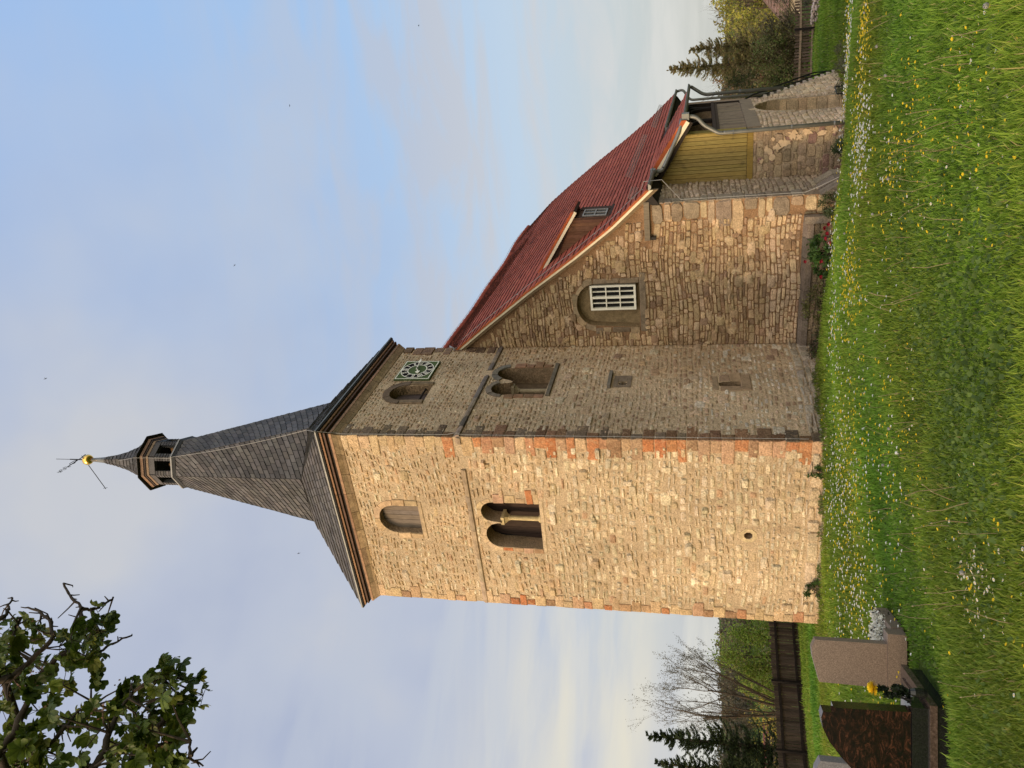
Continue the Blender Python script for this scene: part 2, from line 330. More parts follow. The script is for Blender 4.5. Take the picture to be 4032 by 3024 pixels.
def stones(b, F, box, rowh, ww, relief, gap, pal, r, ok=None, wav=.03, split=.12, bulge=.6, skip=0):
    s0, t0, s1, t1 = box; t = t0; ph = r.uniform(0, 9)
    wv = lambda s, t: wav*(math.sin(s*1.3+ph+t*.4)+.6*math.sin(s*3.1-t*1.7))
    while t < t1:
        h = r.uniform(*rowh); h = min(h, t1-t) if t1-t < h*1.6 else h
        s = s0-(r.random()*ww[0] if t > t0 else 0)
        while s < s1:
            wd = r.uniform(*ww)*(1.5 if r.random() < .08 else 1)
            a0, a1 = max(s, s0), min(s+wd, s1); s += wd
            if s1-s < ww[0]*.6 and a1 > s1-ww[0]: a1 = s1; s = s1+1
            if a1-a0 < .05: continue
            parts = [(t, t+h)]
            if r.random() < split and h > .11: k = r.uniform(.35, .65); parts = [(t, t+h*k), (t+h*k, t+h)]
            for (u0, u1) in parts:
                if r.random() < skip: continue
                g = gap*r.uniform(.6, 1.6); J = min(wd, h)*.16
                x0, x1 = a0+g/2, a1-g/2; y0, y1 = u0+g/2, u1-g/2
                if y1-y0 < .03 or x1-x0 < .03: continue
                q = [(x0, y0), (x1, y0), (x1, y1), (x0, y1)]
                if ok and not all(ok(*p) for p in q+[((x0+x1)/2, (y0+y1)/2)]): continue
                cn = []
                for i, (px, py) in enumerate(q):       # each corner cut by two points
                    qx, qy = q[(i-1) % 4]; rx, ry = q[(i+1) % 4]
                    c1 = r.uniform(.06, .24); c2 = r.uniform(.06, .24)
                    cn.append((px+(qx-px)*c1+r.uniform(-J, J)*.3, py+(qy-py)*c1+r.uniform(-J, J)*.3))
                    cn.append((px+(rx-px)*c2+r.uniform(-J, J)*.3, py+(ry-py)*c2+r.uniform(-J, J)*.3))
                cx, cy = (x0+x1)/2, (y0+y1)/2; rel = relief*r.uniform(.35, 1.25)
                vs = [F(px, py+wv(px, py), -.004) for px, py in cn]
                k = bulge
                tl = r.uniform(-.35, .35)*rel/max(h, .05); tl2 = r.uniform(-.3, .3)*rel/max(wd, .05)
                vs += [F(cx+(px-cx)*k, cy+(py-cy)*k+wv(px, py), rel*r.uniform(.75, 1.1)+(py-cy)*tl+(px-cx)*tl2) for px, py in cn]
                vs.append(F(cx, cy+wv(cx, cy), rel*r.uniform(.9, 1.25)))
                col = pal(cx, cy, r)
                b.add(vs, [(i, (i+1) % 8, 8+(i+1) % 8, 8+i) for i in range(8)]+[(8+i, 8+(i+1) % 8, 16) for i in range(8)], col)
        t += h
def block(b, F, s0, t0, s1, t1, d, col, r, ch=.012):    # one dressed block, chamfered, slightly off true
    j = lambda: r.uniform(-.015, .015)
    q = [(s0+j(), t0+j()), (s1+j(), t0+j()), (s1+j(), t1+j()), (s0+j(), t1+j())]; cx, cy = (s0+s1)/2, (t0+t1)/2
    qi = [(x+math.copysign(ch, cx-x), y+math.copysign(ch, cy-y)) for x, y in q]
    vs = [F(x, y, -.01) for x, y in q]+[F(x, y, d*.6) for x, y in q]+[F(x, y, d+r.uniform(-.004, .004)) for x, y in qi]
    b.add(vs, [(i, (i+1) % 4, 4+(i+1) % 4, 4+i) for i in range(4)]+[(4+i, 4+(i+1) % 4, 8+(i+1) % 4, 8+i) for i in range(4)]+[(8, 9, 10, 11)], col)
def voussoirs(b, F, sc_, r0, r1, ts, n, d, cols, r, a0=0, a1=PI, rise=1.0, gap=.012):
    for i in range(n):
        u0 = a0+(a1-a0)*i/n+gap/2/r0; u1 = a0+(a1-a0)*(i+1)/n-gap/2/r0; m_ = 3
        rr = r1*r.uniform(.94, 1.08); ins = [(sc_+r0*math.cos(u0+(u1-u0)*k/m_), ts+rise*r0*math.sin(u0+(u1-u0)*k/m_)) for k in range(m_+1)]
        out = [(sc_+rr*math.cos(u0+(u1-u0)*k/m_), ts+rise*rr*math.sin(u0+(u1-u0)*k/m_)) for k in range(m_+1)]
        b.prism(ins+out[::-1], F, -.01, d*r.uniform(.7, 1.1), cols(r))

RED = [(.38, .155, .07), (.43, .195, .09), (.38, .20, .11), (.28, .17, .10), (.42, .27, .16), (.38, .24, .15)]
def pal_west(s, t, r):
    k = r.random(); c = (.49, .35, .21) if t > 6 else (.52, .425, .28)
    if k < .35: c = (.58, .485, .33)
    elif k > .88: c = (.44, .33, .20)
    elif k > .84: c = (.44, .29, .17)
    return jit(c, r, .14)
def pal_south(s, t, r):
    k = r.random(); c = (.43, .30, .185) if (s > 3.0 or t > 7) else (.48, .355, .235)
    if t < 2.6 and k < .4: c = (.54, .46, .35)
    elif k < .25: c = (.52, .42, .29)
    elif k > .88: c = (.33, .22, .14)
    return jit(c, r, .16)
def pal_nave(s, t, r):
    k = r.random(); c = (.40, .285, .165)
    if t < 1.0: c = (.48, .35, .225)
    if k < .18: c = (.50, .365, .23)
    elif k > .87: c = (.28, .185, .115)
    elif k > .82: c = (.44, .31, .19)
    return jit(c, r, .14)

# openings -------------------------------------------------------------
bw = arch(-2.46, .42, 9.38, 10.06)                                   # west belfry
twW = [(-3.22, 6.31), (-1.85, 6.29), (-1.85, 7.46)]+[(-2.14+.29*math.cos(a), 7.46+.30*math.sin(a)) for a in np.linspace(.25, PI-.25, 8)]+[(-2.44, 7.34), (-2.47, 7.28)]+[(-2.84+.37*math.cos(a), 7.33+.40*math.sin(a)) for a in np.linspace(.15, PI, 9)]
hw = [(-2.54+.1*math.cos(a), 1.5+.1*math.sin(a)) for a in np.linspace(0, 2*PI, 13)[:-1]]
bsth = arch(2.12, .42, 9.42, 10.06)
twS = [(2.02, 6.33), (3.52, 6.31), (3.52, 7.46)]+[(3.2+.32*math.cos(a), 7.46+.36*math.sin(a)) for a in np.linspace(.2, PI-.3, 8)]+[(2.80, 7.36), (2.74, 7.28), (2.67, 7.36)]+[(2.34+.32*math.cos(a), 7.44+.36*math.sin(a)) for a in np.linspace(.25, PI-.1, 8)]
sl1 = arch(2.56, .12, 1.60, 2.0, 6); sl2 = [(2.6+.09*math.cos(a), 4.43+.11*math.sin(a)) for a in np.linspace(0, 2*PI, 11)[:-1]]
holesW = [bw, twW, hw]; holesS = [bsth, twS, sl1, sl2]
b = MB()
MW = (.44, .335, .215); MSo = (.50, .375, .24)
wall(b, FW, [(-W, -1.2), (0, -1.2), (0, TH), (-W, TH)], holesW, MW, .5, (.30, .22, .14))
wall(b, FS, [(0, -1.2), (D, -1.2), (D, TH), (0, TH)], holesS, MSo, .5, (.22, .155, .095))
b.add([(-W, 0, -1.5), (-W, D, -1.5), (-W, D, TH), (-W, 0, TH)], [(0, 1, 2, 3)], MW)
b.add([(-W, D, -1.5), (0, D, -1.5), (0, D, TH), (-W, D, TH)], [(0, 1, 2, 3)], MW)
b.add([(-W, 0, TH), (0, 0, TH), (0, D, TH), (-W, D, TH)], [(0, 1, 2, 3)], MW)
gW = [grow(bw, .16), grow(twW, .13), grow(hw, .14)]; gS = [grow(bsth, .17), grow(twS, .15), grow(sl1, .2), [(2.38, 4.2), (3.0, 4.2), (3.0, 4.85), (2.38, 4.85)]]
okW = lambda s, t: not any(pip((s, t), g) for g in gW) and not (7.97 < t < 8.09) and -W+.16 < s < -.16
okS = lambda s, t: not any(pip((s, t), g) for g in gS) and not (8.0 < t < 8.12) and s > .16
r = random.Random(4)
okl = lambda s, t: okW(s, t) and t < 8.0
oku = lambda s, t: okW(s, t) and t > 8.08
stones(b, FW, (-W, .30, 0, 7.98), (.10, .19), (.12, .36), .034, .036, pal_west, r, okl, .03, .32, .62, .03)
stones(b, FW, (-W, 8.09, 0, 11.0), (.07, .14), (.09, .28), .030, .036, pal_west, r, oku, .03, .3, .6, .08)
stones(b, FW, (-W, -.5, 0, .30), (.2, .3), (.3, .7), .06, .02, lambda s, t, r: jit((.50, .40, .27), r), r, okl, .02, .3, .8)
stones(b, FS, (0, .30, D, 8.0), (.08, .15), (.10, .28), .026, .035, pal_south, r, lambda s, t: okS(s, t) and s < 9, .02, .2, .6, .04)
stones(b, FS, (0, 8.12, D, 11.0), (.07, .12), (.09, .25), .020, .035, pal_south, r, okS, .02, .2, .6, .08)
stones(b, FS, (0, -.8, D, .30), (.16, .28), (.2, .5), .05, .02, lambda s, t, r: jit((.38, .32, .24), r), r, okS, .02, .3, .8)
def bigs(F, box, n, relief, pal, r, ok, sz=(.16, .34)):
    for _ in range(n):
        x, y = r.uniform(box[0], box[2]), r.uniform(box[1], box[3]); w_, h_ = r.uniform(sz[0], sz[1]*1.3), r.uniform(sz[0]*.8, sz[1]*.8)
        if ok(x, y) and ok(x+w_, y+h_) and ok(x+w_, y) and ok(x, y+h_): stones(b_, F, (x, y, x+w_, y+h_), (h_, h_), (w_, w_), relief, .004, pal, r, None, 0, 0, .72)
b_ = b
bigs(FW, (-W, .3, 0, 7.5), 70, .062, pal_west, r, okl); bigs(FW, (-W, 8.2, 0, 10.8), 14, .045, pal_west, r, oku); bigs(FS, (0, .3, D, 7.8), 60, .045, pal_south, r, okS)
# rest of the envelope (north side) gets the same coursing
FNo = lambda s, t, d: (-W-d, s, t)
stones(b, FNo, (0, .3, D, 11.0), (.09, .16), (.14, .34), .026, .045, pal_west, r, None, .02, .15, .6, .05)
# quoins on the three visible corners
def quoins(sx, sy, z0, z1, seed, redness, wl=(.24, .56)):
    q = random.Random(seed); t = z0; k = 0
    while t < z1:
        h = q.uniform(.18, .30); h = min(h, z1-t)
        a, c_ = (wl[1]*q.uniform(.7, 1.05), wl[0]*q.uniform(.8, 1.3)) if k % 2 else (wl[0]*q.uniform(.9, 1.5), wl[1]*q.uniform(.6, 1.0))
        red = (q.random() < redness(t)) or (k % 3 == 1 and redness(t) > .5); cw = jit(q.choice(RED) if red else (.47, .34, .2), q, .12); off = .012+q.uniform(0, .02)
        if t < 7.95 or t > 8.1:
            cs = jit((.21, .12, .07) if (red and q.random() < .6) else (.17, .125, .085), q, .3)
            x0, x1 = (sx-a if sx > -1 else sx, sx if sx > -1 else sx+a)
            y0, y1 = (sy, sy+c_) if sy < 1 else (sy-c_, sy)
            g = .012
            o = off; X0 = x0-(o if sx < -1 else 0); X1 = x1+(o if sx > -1 else 0); Y0 = y0-(o if sy < 1 else 0); Y1 = y1
            b.box((X0+.012, Y0+.012, t+g/2), (X1-.012, Y1, t+h-g/2), (.2, .14, .09))
            dd = o+.004; block(b, FW, x0-(.012 if sx < -1 else 0), t+g/2, x1+(.012 if sx > -1 else 0), t+h-g/2, dd, cw, q, .022)
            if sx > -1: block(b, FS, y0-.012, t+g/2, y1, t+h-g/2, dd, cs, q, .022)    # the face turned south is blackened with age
        t += h; k += 1
quoins(0, 0, .05, 11.0, 11, lambda t: .8 if t < 7.6 else .12)
quoins(-W, 0, -.5, 11.0, 12, lambda t: .6 if 1.4 < t < 7.4 else .1, (.15, .40))
q = random.Random(21); t = 8.2
while t < 10.9:
    h = q.uniform(.2, .34); b.box((-.3, D-q.uniform(.2, .45), t), (.02+q.uniform(0, .03), D+.015, t+h-.02), jit((.17, .11, .075), q, .3)); t += h+q.uniform(0, .1)
tower = b.build('tower_wall', M['rubble'], church)

# string course and cornice ------------------------------------------------
b = MB(); r = random.Random(5)
s = -W
while s < -.02:
    wd = min(r.uniform(.4, .9), -s); g = r.uniform(0, .5) if (s > -1.3) else 1
    c0 = jit((.31, .235, .155), r, .2)
    if not (-.95 < s < -.1 and r.random() < .6):
        b.hexa([FW(s, 7.95, .0), FW(s+wd-.01, 7.95, .0), FW(s+wd-.01, 7.97, .05), FW(s, 7.97, .05), FW(s, 8.10, 0), FW(s+wd-.01, 8.10, 0), FW(s+wd-.01, 8.03, .05), FW(s, 8.03, .05)], c0)
    s += wd
b.build('string_course', M['dressed'], church); b = MB()
s = 0
while s < D:
    wd = min(r.uniform(.35, .7), D-s)
    if not (2.7 < s < 3.3):
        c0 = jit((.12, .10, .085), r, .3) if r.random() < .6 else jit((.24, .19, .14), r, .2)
        b.hexa([FS(s, 7.98, .0), FS(s+wd-.01, 7.98, .0), FS(s+wd-.01, 8.0, .055), FS(s, 8.0, .055), FS(s, 8.14, 0), FS(s+wd-.01, 8.14, 0), FS(s+wd-.01, 8.06, .055), FS(s, 8.06, .055)], c0)
    s += wd
b.build('string_course', M['dressed'], church)
def ring(b, z0, z1, p0, p1, col, seg=None, r=None):     # square band round the tower, lower projection p0, upper p1
    lo = [(p0, -p0), (p0, D+p0), (-W-p0, D+p0), (-W-p0, -p0)]; hi = [(p1, -p1), (p1, D+p1), (-W-p1, D+p1), (-W-p1, -p1)]
    for i in range(4):
        (ax, ay), (bx, by) = lo[i], lo[(i+1) % 4]; (cx, cy), (dx, dy) = hi[i], hi[(i+1) % 4]
        n = seg or 1
        for k in range(n):
            f0, f1 = k/n, (k+1)/n-(.002 if seg else 0)
            l = lambda p, q_, f: p+(q_-p)*f
            c_ = jit(col, r, .22) if r else col
            b.add([(l(ax, bx, f0), l(ay, by, f0), z0), (l(ax, bx, f1), l(ay, by, f1), z0), (l(cx, dx, f1), l(cy, dy, f1), z1), (l(cx, dx, f0), l(cy, dy, f0), z1)], [(0, 1, 2, 3)], c_)
    for z, pp, in ((z0, p0), (z1, p1)):
        b.add([(pp, -pp, z), (pp, D+pp, z), (-W-pp, D+pp, z), (-W-pp, -pp, z)], [(0, 1, 2, 3)], col)
b = MB(); r = random.Random(6)
ring(b, 11.00, 11.06, .02, .05, (.30, .21, .12), 9, r); ring(b, 11.063, 11.17, .05, .11, (.27, .19, .11), 9, r)
b.build('stone_cornice', M['dressed'], church)
b = MB()
ring(b, 11.173, 11.235, .12, .125, (.30, .17, .10), 3, r); ring(b, 11.238, 11.30, .09, .10, (.035, .025, .02))
ring(b, 11.303, 11.345, .17, .175, (.10, .055, .035), 3, r); ring(b, 11.348, 11.38, .14, .15, (.02, .016, .014)); ring(b, 11.383, 11.425, .20, .21, (.32, .18, .105), 3, r)
b.build('timber_cornice', M['woodh'], church)
b = MB(); ring(b, 11.428, 11.47, .25, .27, (.02, .02, .022))
b.build('eave_board', M['woodh'], church)

# dressed surrounds -----------------------------------------------------
b = MB(); r = random.Random(7)
def jambs(F, s, side, t0, t1, n, wd, d, cols):          # stacked jamb stones beside an opening
    for i in range(n):
        a = t0+(t1-t0)*i/n; c_ = t0+(t1-t0)*(i+1)/n-.012; w_ = wd*r.uniform(.75, 1.5)
        block(b, F, *((s, a, s+w_, c_) if side > 0 else (s-w_, a, s, c_)), d, cols(), r)
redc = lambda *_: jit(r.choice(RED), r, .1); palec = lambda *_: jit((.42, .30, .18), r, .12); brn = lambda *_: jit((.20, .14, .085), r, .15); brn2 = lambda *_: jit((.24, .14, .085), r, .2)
# west belfry
jambs(FW, -2.88, -1, 9.38, 10.06, 2, .15, .03, palec); jambs(FW, -2.04, 1, 9.38, 10.06, 2, .15, .03, palec)
voussoirs(b, FW, -2.46, .42, .56, 10.06, 4, .02, lambda q: palec(), r); block(b, FW, -3.03, 9.27, -1.9, 9.375, .02, (.38, .28, .17), r)
b.build('window_surrounds', M['dressed'], church); b = MB()
# west twin
jambs(FW, -3.22, -1, 6.31, 7.33, 4, .13, .012, redc)
jambs(FW, -1.85, 1, 6.29, 6.42, 1, .25, .012, palec); jambs(FW, -1.85, 1, 6.43, 6.6, 1, .30, .02, redc); jambs(FW, -1.85, 1, 6.62, 6.86, 1, .12, .015, palec); jambs(FW, -1.85, 1, 6.88, 7.12, 1, .2, .02, palec); jambs(FW, -1.85, 1, 7.14, 7.42, 1, .19, .03, redc)
voussoirs(b, FW, -2.14, .30, .40, 7.46, 4, .012, lambda q: jit((.45, .335, .2), q, .1), r, .1, 2.6); voussoirs(b, FW, -2.84, .38, .48, 7.33, 5, .012, lambda q: jit((.45, .33, .2), q, .1), r, .6, PI)
block(b, FW, -3.3, 6.2, -1.75, 6.285, .012, (.46, .35, .22), r)
b.build('window_surrounds', M['dressed'], church); b = MB()
# round hole plate
for k in range(8):
    a0 = k*PI/4+.4; b.prism([(-2.54+.1*math.cos(a0), 1.5+.1*math.sin(a0)), (-2.54+.1*math.cos(a0+PI/4), 1.5+.1*math.sin(a0+PI/4)), (-2.54+.20*math.cos(a0+PI/4), 1.5+.20*math.sin(a0+PI/4)), (-2.54+.20*math.cos(a0), 1.5+.20*math.sin(a0))], FW, -.01, .01, (.46, .36, .21))
b.build('window_surrounds', M['dressed'], church); b = MB()
# south belfry: moulded dark frame
jambs(FS, 1.70, -1, 9.42, 10.06, 1, .13, .045, brn); jambs(FS, 2.54, 1, 9.42, 10.06, 1, .16, .045, brn)
voussoirs(b, FS, 2.12, .42, .57, 10.06, 3, .045, lambda q: jit((.17, .125, .085), q, .15), r)
b.build('window_surrounds', M['dressed'], church); b = MB()
# south twin
jambs(FS, 2.02, -1, 6.33, 7.36, 4, .18, .03, brn2)
for (a, c_, w_) in ((6.36, 6.6, .12), (6.62, 6.84, .3), (6.86, 7.06, .14), (7.08, 7.4, .2)): block(b, FS, 3.52, a, 3.52+w_, c_, .04, brn2(), r)
voussoirs(b, FS, 3.2, .33, .47, 7.46, 3, .04, lambda q: jit((.17, .15, .12), q, .15), r, .15, 2.7); voussoirs(b, FS, 2.34, .33, .47, 7.44, 3, .04, lambda q: jit((.18, .15, .115), q, .15), r, .5, PI)
block(b, FS, 1.95, 6.2, 3.7, 6.30, .06, (.14, .12, .09), r)
b.build('window_surrounds', M['dressed'], church); b = MB()
# slit and quatrefoil blocks
block(b, FS, 2.22, 1.36, 3.02, 1.58, .03, (.30, .21, .13), r); block(b, FS, 2.2, 1.59, 2.43, 2.08, .02, (.30, .21, .13), r); block(b, FS, 2.69, 1.59, 3.12, 1.85, .03, (.33, .23, .14), r); block(b, FS, 2.69, 1.86, 3.0, 2.10, .02, (.29, .2, .13), r); block(b, FS, 2.25, 2.13, 2.95, 2.26, .02, (.30, .22, .14), r)
b.build('window_surrounds', M['dressed'], church); b = MB(); b.prism([(2.4, 4.22), (3.0, 4.22), (3.0, 4.32), (2.4, 4.32)], FS, -.01, .02, (.20, .155, .11)); b.prism([(2.4, 4.55), (3.0, 4.55), (3.0, 4.66), (2.4, 4.66)], FS, -.01, .02, (.20, .155, .11))
b.prism([(2.4, 4.325), (2.5, 4.325), (2.5, 4.545), (2.4, 4.545)], FS, -.01, .02, (.20, .155, .11)); b.prism([(2.7, 4.325), (3.0, 4.325), (3.0, 4.545), (2.7, 4.545)], FS, -.01, .02, (.20, .155, .11))
b.prism([(2.35, 4.72), (3.15, 4.72), (3.15, 4.80), (2.35, 4.80)], FS, -.01, .10, (.17, .15, .12))
b.build('window_surrounds', M['dressed'], church)

def boards(F, poly, d, col, r, bwid=(.11, .19), name='louvre_boards', th=.03):
    xs = [p[0] for p in poly]; x = min(xs); b = MB()
    while x < max(xs)-.01:
        x1 = min(x+r.uniform(*bwid), max(xs)); m_ = []
        for xx in (x+.003, x1-.003):
            ys = []
            n = len(poly)
            for i in range(n):
                (ax, ay), (bx, by) = poly[i], poly[(i+1) % n]
                if (ax-xx)*(bx-xx) <= 0 and abs(ax-bx) > 1e-9: ys.append(ay+(by-ay)*(xx-ax)/(bx-ax))
            m_.append((min(ys), max(ys)) if ys else (poly[0][1], poly[0][1]+.1))
        b.prism([(x+.003, m_[0][0]), (x1-.003, m_[1][0]), (x1-.003, m_[1][1]), (x+.003, m_[0][1])], F, d-th, d+r.uniform(-.006, .006), jit(col, r, .25)); x = x1
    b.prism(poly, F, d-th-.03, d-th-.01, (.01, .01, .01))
    return b
r = random.Random(8)
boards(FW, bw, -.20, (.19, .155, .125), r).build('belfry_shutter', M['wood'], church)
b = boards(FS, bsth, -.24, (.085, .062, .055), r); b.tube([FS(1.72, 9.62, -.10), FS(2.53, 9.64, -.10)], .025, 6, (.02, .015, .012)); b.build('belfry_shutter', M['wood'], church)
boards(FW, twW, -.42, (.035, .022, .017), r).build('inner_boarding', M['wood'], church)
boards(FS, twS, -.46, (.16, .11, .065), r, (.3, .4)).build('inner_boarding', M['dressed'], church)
b = MB(); b.prism(hw, FW, -.46, -.44, (.01, .008, .006)); b.build('slit_recess', M['dressed'], church); b = MB(); b.prism(sl1, FS, -.3, -.28, (.02, .016, .012)); b.build('slit_recess', M['dressed'], church); b = MB(); b.prism(sl2, FS, -.12, -.10, (.03, .025, .02))
for a in range(4): b.prism([(2.6+.09*math.cos(a*PI/2+PI/4+e)*k, 4.43+.11*math.sin(a*PI/2+PI/4+e)*k) for e, k in ((-.25, 1.1), (.25, 1.1), (0, .35))], FS, -.09, -.01, (.21, .17, .12))
b.build('slit_recess', M['dressed'], church)
def column(F, s, d, t0, t1, col, name='window_column'):
    b = MB(); prof = [(0, .10), (.05, .105), (.09, .085), (.10, .065), (.12, .06), (t1-t0-.20, .058), (t1-t0-.19, .072), (t1-t0-.17, .072), (t1-t0-.16, .06)]
    n = 12
    for i in range(len(prof)-1):
        for j in range(n):
            a, a2 = 2*PI*j/n, 2*PI*(j+1)/n; (h0, r0), (h1, r1) = prof[i], prof[i+1]
            b.add([F(s+r0*math.cos(a), t0+h0, d+r0*math.sin(a)), F(s+r0*math.cos(a2), t0+h0, d+r0*math.sin(a2)), F(s+r1*math.cos(a2), t0+h1, d+r1*math.sin(a2)), F(s+r1*math.cos(a), t0+h1, d+r1*math.sin(a))], [(0, 1, 2, 3)], col)
    # cushion capital and impost
    T = t1-.16; lo = [(-.055, -.055), (.055, -.055), (.055, .055), (-.055, .055)]; hi = [(-.10, -.13), (.10, -.13), (.10, .13), (-.10, .13)]
    b.hexa([F(s+x, T, d+y) for x, y in lo]+[F(s+x, T+.09, d+y) for x, y in hi], col)
    b.mbox(F, (s-.105, T+.092, d-.19), (s+.105, T+.17, d+.16), col)
    return b.build(name, M['dressed'], church)
column(FW, -2.46, -.22, 6.29, 7.30, (.46, .36, .19)); column(FS, 2.72, -.27, 6.31, 7.32, (.30, .24, .15))

# clock ------------------------------------------------------------------
k1, k2, z1, z2 = 2.79, 3.89, 9.61, 10.62; kc = ((k1+k2)/2, (z1+z2)/2)
b = MB(); b.mbox(FS, (k1, z1, .015), (k2, z2, .06)); clock = b.build('clock', M['green'], church)
CR = .485
def ringf(b, r0, r1, d, n=48):
    for i in range(n):
        a, a2 = 2*PI*i/n, 2*PI*(i+1)/n
        b.add([FS(kc[0]+rr*math.cos(q), kc[1]+rr*math.sin(q)*.94, d) for rr, q in ((r0, a), (r1, a), (r1, a2), (r0, a2))], [(0, 1, 2, 3)])
b = MB()
for q_ in (((k1+.02, z1+.02), (k2-.02, z1+.045)), ((k1+.02, z2-.045), (k2-.02, z2-.02)), ((k1+.02, z1+.045), (k1+.045, z2-.045)), ((k2-.045, z1+.045), (k2-.02, z2-.045))):
    b.mbox(FS, (*q_[0], .061), (*q_[1], .064))
ringf(b, CR-.022, CR, .069); ringf(b, .268, .295, .069)
b.build('clock_border', M['white'], clock)
b = MB(); ringf(b, .29, CR-.01, .065); b.build('numeral_band', M['black'], clock)
rom = ['XII', 'I', 'II', 'III', 'IIII', 'V', 'VI', 'VII', 'VIII', 'IX', 'X', 'XI']; b = MB()
for i, tx in enumerate(rom):
    b = MB(); a = PI/2-i*PI/6; cw = {'I': .032, 'V': .062, 'X': .062}; tot = sum(cw[c_] for c_ in tx); x = -tot/2
    ra, rb = .305, .458
    def pt(u, v):
        rr = ra+(rb-ra)*v
        return (kc[0]+rr*math.cos(a)+u*math.sin(a), kc[1]+(rr*math.sin(a)-u*math.cos(a))*.94)
    for ch_ in tx:
        w_ = cw[ch_]; q0, q1 = x+.004, x+w_-.004; th = .014
        segs = {'I': [((q0+q1)/2, 0, (q0+q1)/2, 1)], 'V': [(q0, 1, (q0+q1)/2, 0), ((q0+q1)/2, 0, q1, 1)], 'X': [(q0, 0, q1, 1), (q0, 1, q1, 0)]}[ch_]
        for (u0, v0, u1, v1) in segs:
            th = .017 if ch_ == 'I' else .015
            b.prism([pt(u0-th/2, v0), pt(u0+th/2, v0), pt(u1+th/2, v1), pt(u1-th/2, v1)], FS, .0685, .0715)
        x += w_
    b.build('numeral', M['white'], clock)
def hand(ang, ln, wd, nm, d):
    b = MB(); u = (math.cos(ang), math.sin(ang)); v = (-u[1], u[0])
    P_ = lambda l, s_: (kc[0]+u[0]*l+v[0]*s_, kc[1]+(u[1]*l+v[1]*s_)*.94)
    b.prism([P_(-.10, -wd*.5), P_(ln*.55, -wd*.4), P_(ln*.62, -wd*1.5), P_(ln*.78, -wd*1.2), P_(ln, 0), P_(ln*.78, wd*1.2), P_(ln*.62, wd*1.5), P_(ln*.55, wd*.4), P_(-.10, wd*.5)], FS, d, d+.012)
    b.build(nm, M['white'], clock)
hand(math.radians(6), .58, .026, 'minute_hand', .12); hand(math.radians(203), .30, .045, 'hour_hand', .10)
b = MB(); b.tube([FS(*kc, .065), FS(*kc, .14)], .022, 8); b.build('hand_boss', M['iron'], clock)
# ------------------------------------------------------------------ slated spire
CX, CY = -W/2, D/2
def octv(az, R, z): a = math.radians(az); return Vector((CX+R*math.sin(a), CY-R*math.cos(a), z))
def tiles(b, A, B, C_, D_, rows, tw, lip, shear, pal, r, back=True):
    """lay overlapping slates/tiles on the patch A-B (bottom) C-D (top); shear tilts the courses"""
    A, B, C_, D_ = map(Vector, (A, B, C_, D_)); S = lambda u, v: (A*(1-u)+B*u)*(1-v)+(D_*(1-u)+C_*u)*v
    nrm = (B-A).cross(D_-A); 
    if nrm.length < 1e-9: nrm = (C_-A).cross(D_-A)
    nrm.normalize()
    if back:
        for i in range(6):
            for j in range(6): b.add([S(u, v)-nrm*.006 for u, v in ((i/6, j/6), ((i+1)/6, j/6), ((i+1)/6, (j+1)/6), (i/6, (j+1)/6))], [(0, 1, 2, 3)], (.012, .012, .014))
    W0 = max((B-A).length, (C_-D_).length)
    for k in range(-int(abs(shear)*rows)-1, rows+int(abs(shear)*rows)+1):
        vm = min(max((k+.5)/rows+shear*.5, 0), 1); wl = ((S(1, vm)-S(0, vm)).length)
        n = max(1, round(wl/tw)); off = (k % 2)*.5/n
        for i in range(-1, n+1):
            u0 = max(0, i/n+off); u1 = min(1, (i+1)/n+off)
            if u1-u0 < .15/n: continue
            f = lambda u, e: (k+e)/rows+shear*u
            v00, v10, v11, v01 = f(u0, 0), f(u1, 0), f(u1, 1), f(u0, 1)
            if max(v11, v01) <= 0 or min(v00, v10) >= 1: continue
            cl = lambda v: min(max(v, 0), 1)
            v00, v10, v11, v01 = map(cl, (v00, v10, v11, v01))
            if max(v11, v01)-min(v00, v10) < .15/rows: continue
            e = r.uniform(.7, 1.3)*lip; g = (u1-u0)*.03
            vg = .05/rows; P0, P1, P2, P3 = S(u0+g, v00+vg*.5), S(u1-g, v10+vg*.5), S(u1-g, v11-vg), S(u0+g, v01-vg)
            b.add([P0+nrm*e, P1+nrm*e*r.uniform(.85, 1.1), P2+nrm*.002, P3+nrm*.002, P0, P1], [(0, 1, 2, 3), (4, 5, 1, 0), (4, 0, 3), (5, 2, 1)], pal(r))
def slp(r): return jit((.078, .072, .068), r, .35)
b = MB(); r = random.Random(31)
EV = .255; E0 = [Vector((EV, -EV, 11.475)), Vector((EV, D+EV, 11.475)), Vector((-W-EV, D+EV, 11.475)), Vector((-W-EV, -EV, 11.475))]
Rb, zb = 1.82, 12.86
bot = [octv(22.5+45*k, Rb, zb) for k in range(8)]; top = [octv(45*k, .74, 17.66) for k in range(8)]
# eaves corners in order: near (45 deg) = E0[0], far south (135) = E0[1], (225) = E0[2], (315) = E0[3]
for k, (c0, c1, i0, i1) in enumerate(((3, 0, 7, 0), (0, 1, 1, 2), (1, 2, 3, 4), (2, 3, 5, 6))):
    tiles(b, E0[c0], E0[c1], bot[i1], bot[i0], 10, .24, .018, .10, slp, r)
for k, (c, i0, i1) in enumerate(((0, 0, 1), (1, 2, 3), (2, 4, 5), (3, 6, 7))):
    tiles(b, E0[c], E0[c]+(bot[i1]-bot[i0])*.01, bot[i1], bot[i0], 10, .24, .018, .0, slp, r)
for k in range(8):
    i0, i1 = k-1, k                                    # bottom az 22.5+45(k-1) .. 22.5+45k ; top az 45(k-1+?)
    tiles(b, bot[i0], bot[i1], top[(k) % 8] if False else top[(i1) % 8], top[(i0) % 8], 27, .21, .015, .16, slp, r)
b.v = b.v
spire = b.build('spire_roof', M['slate'], church)
b = MB()
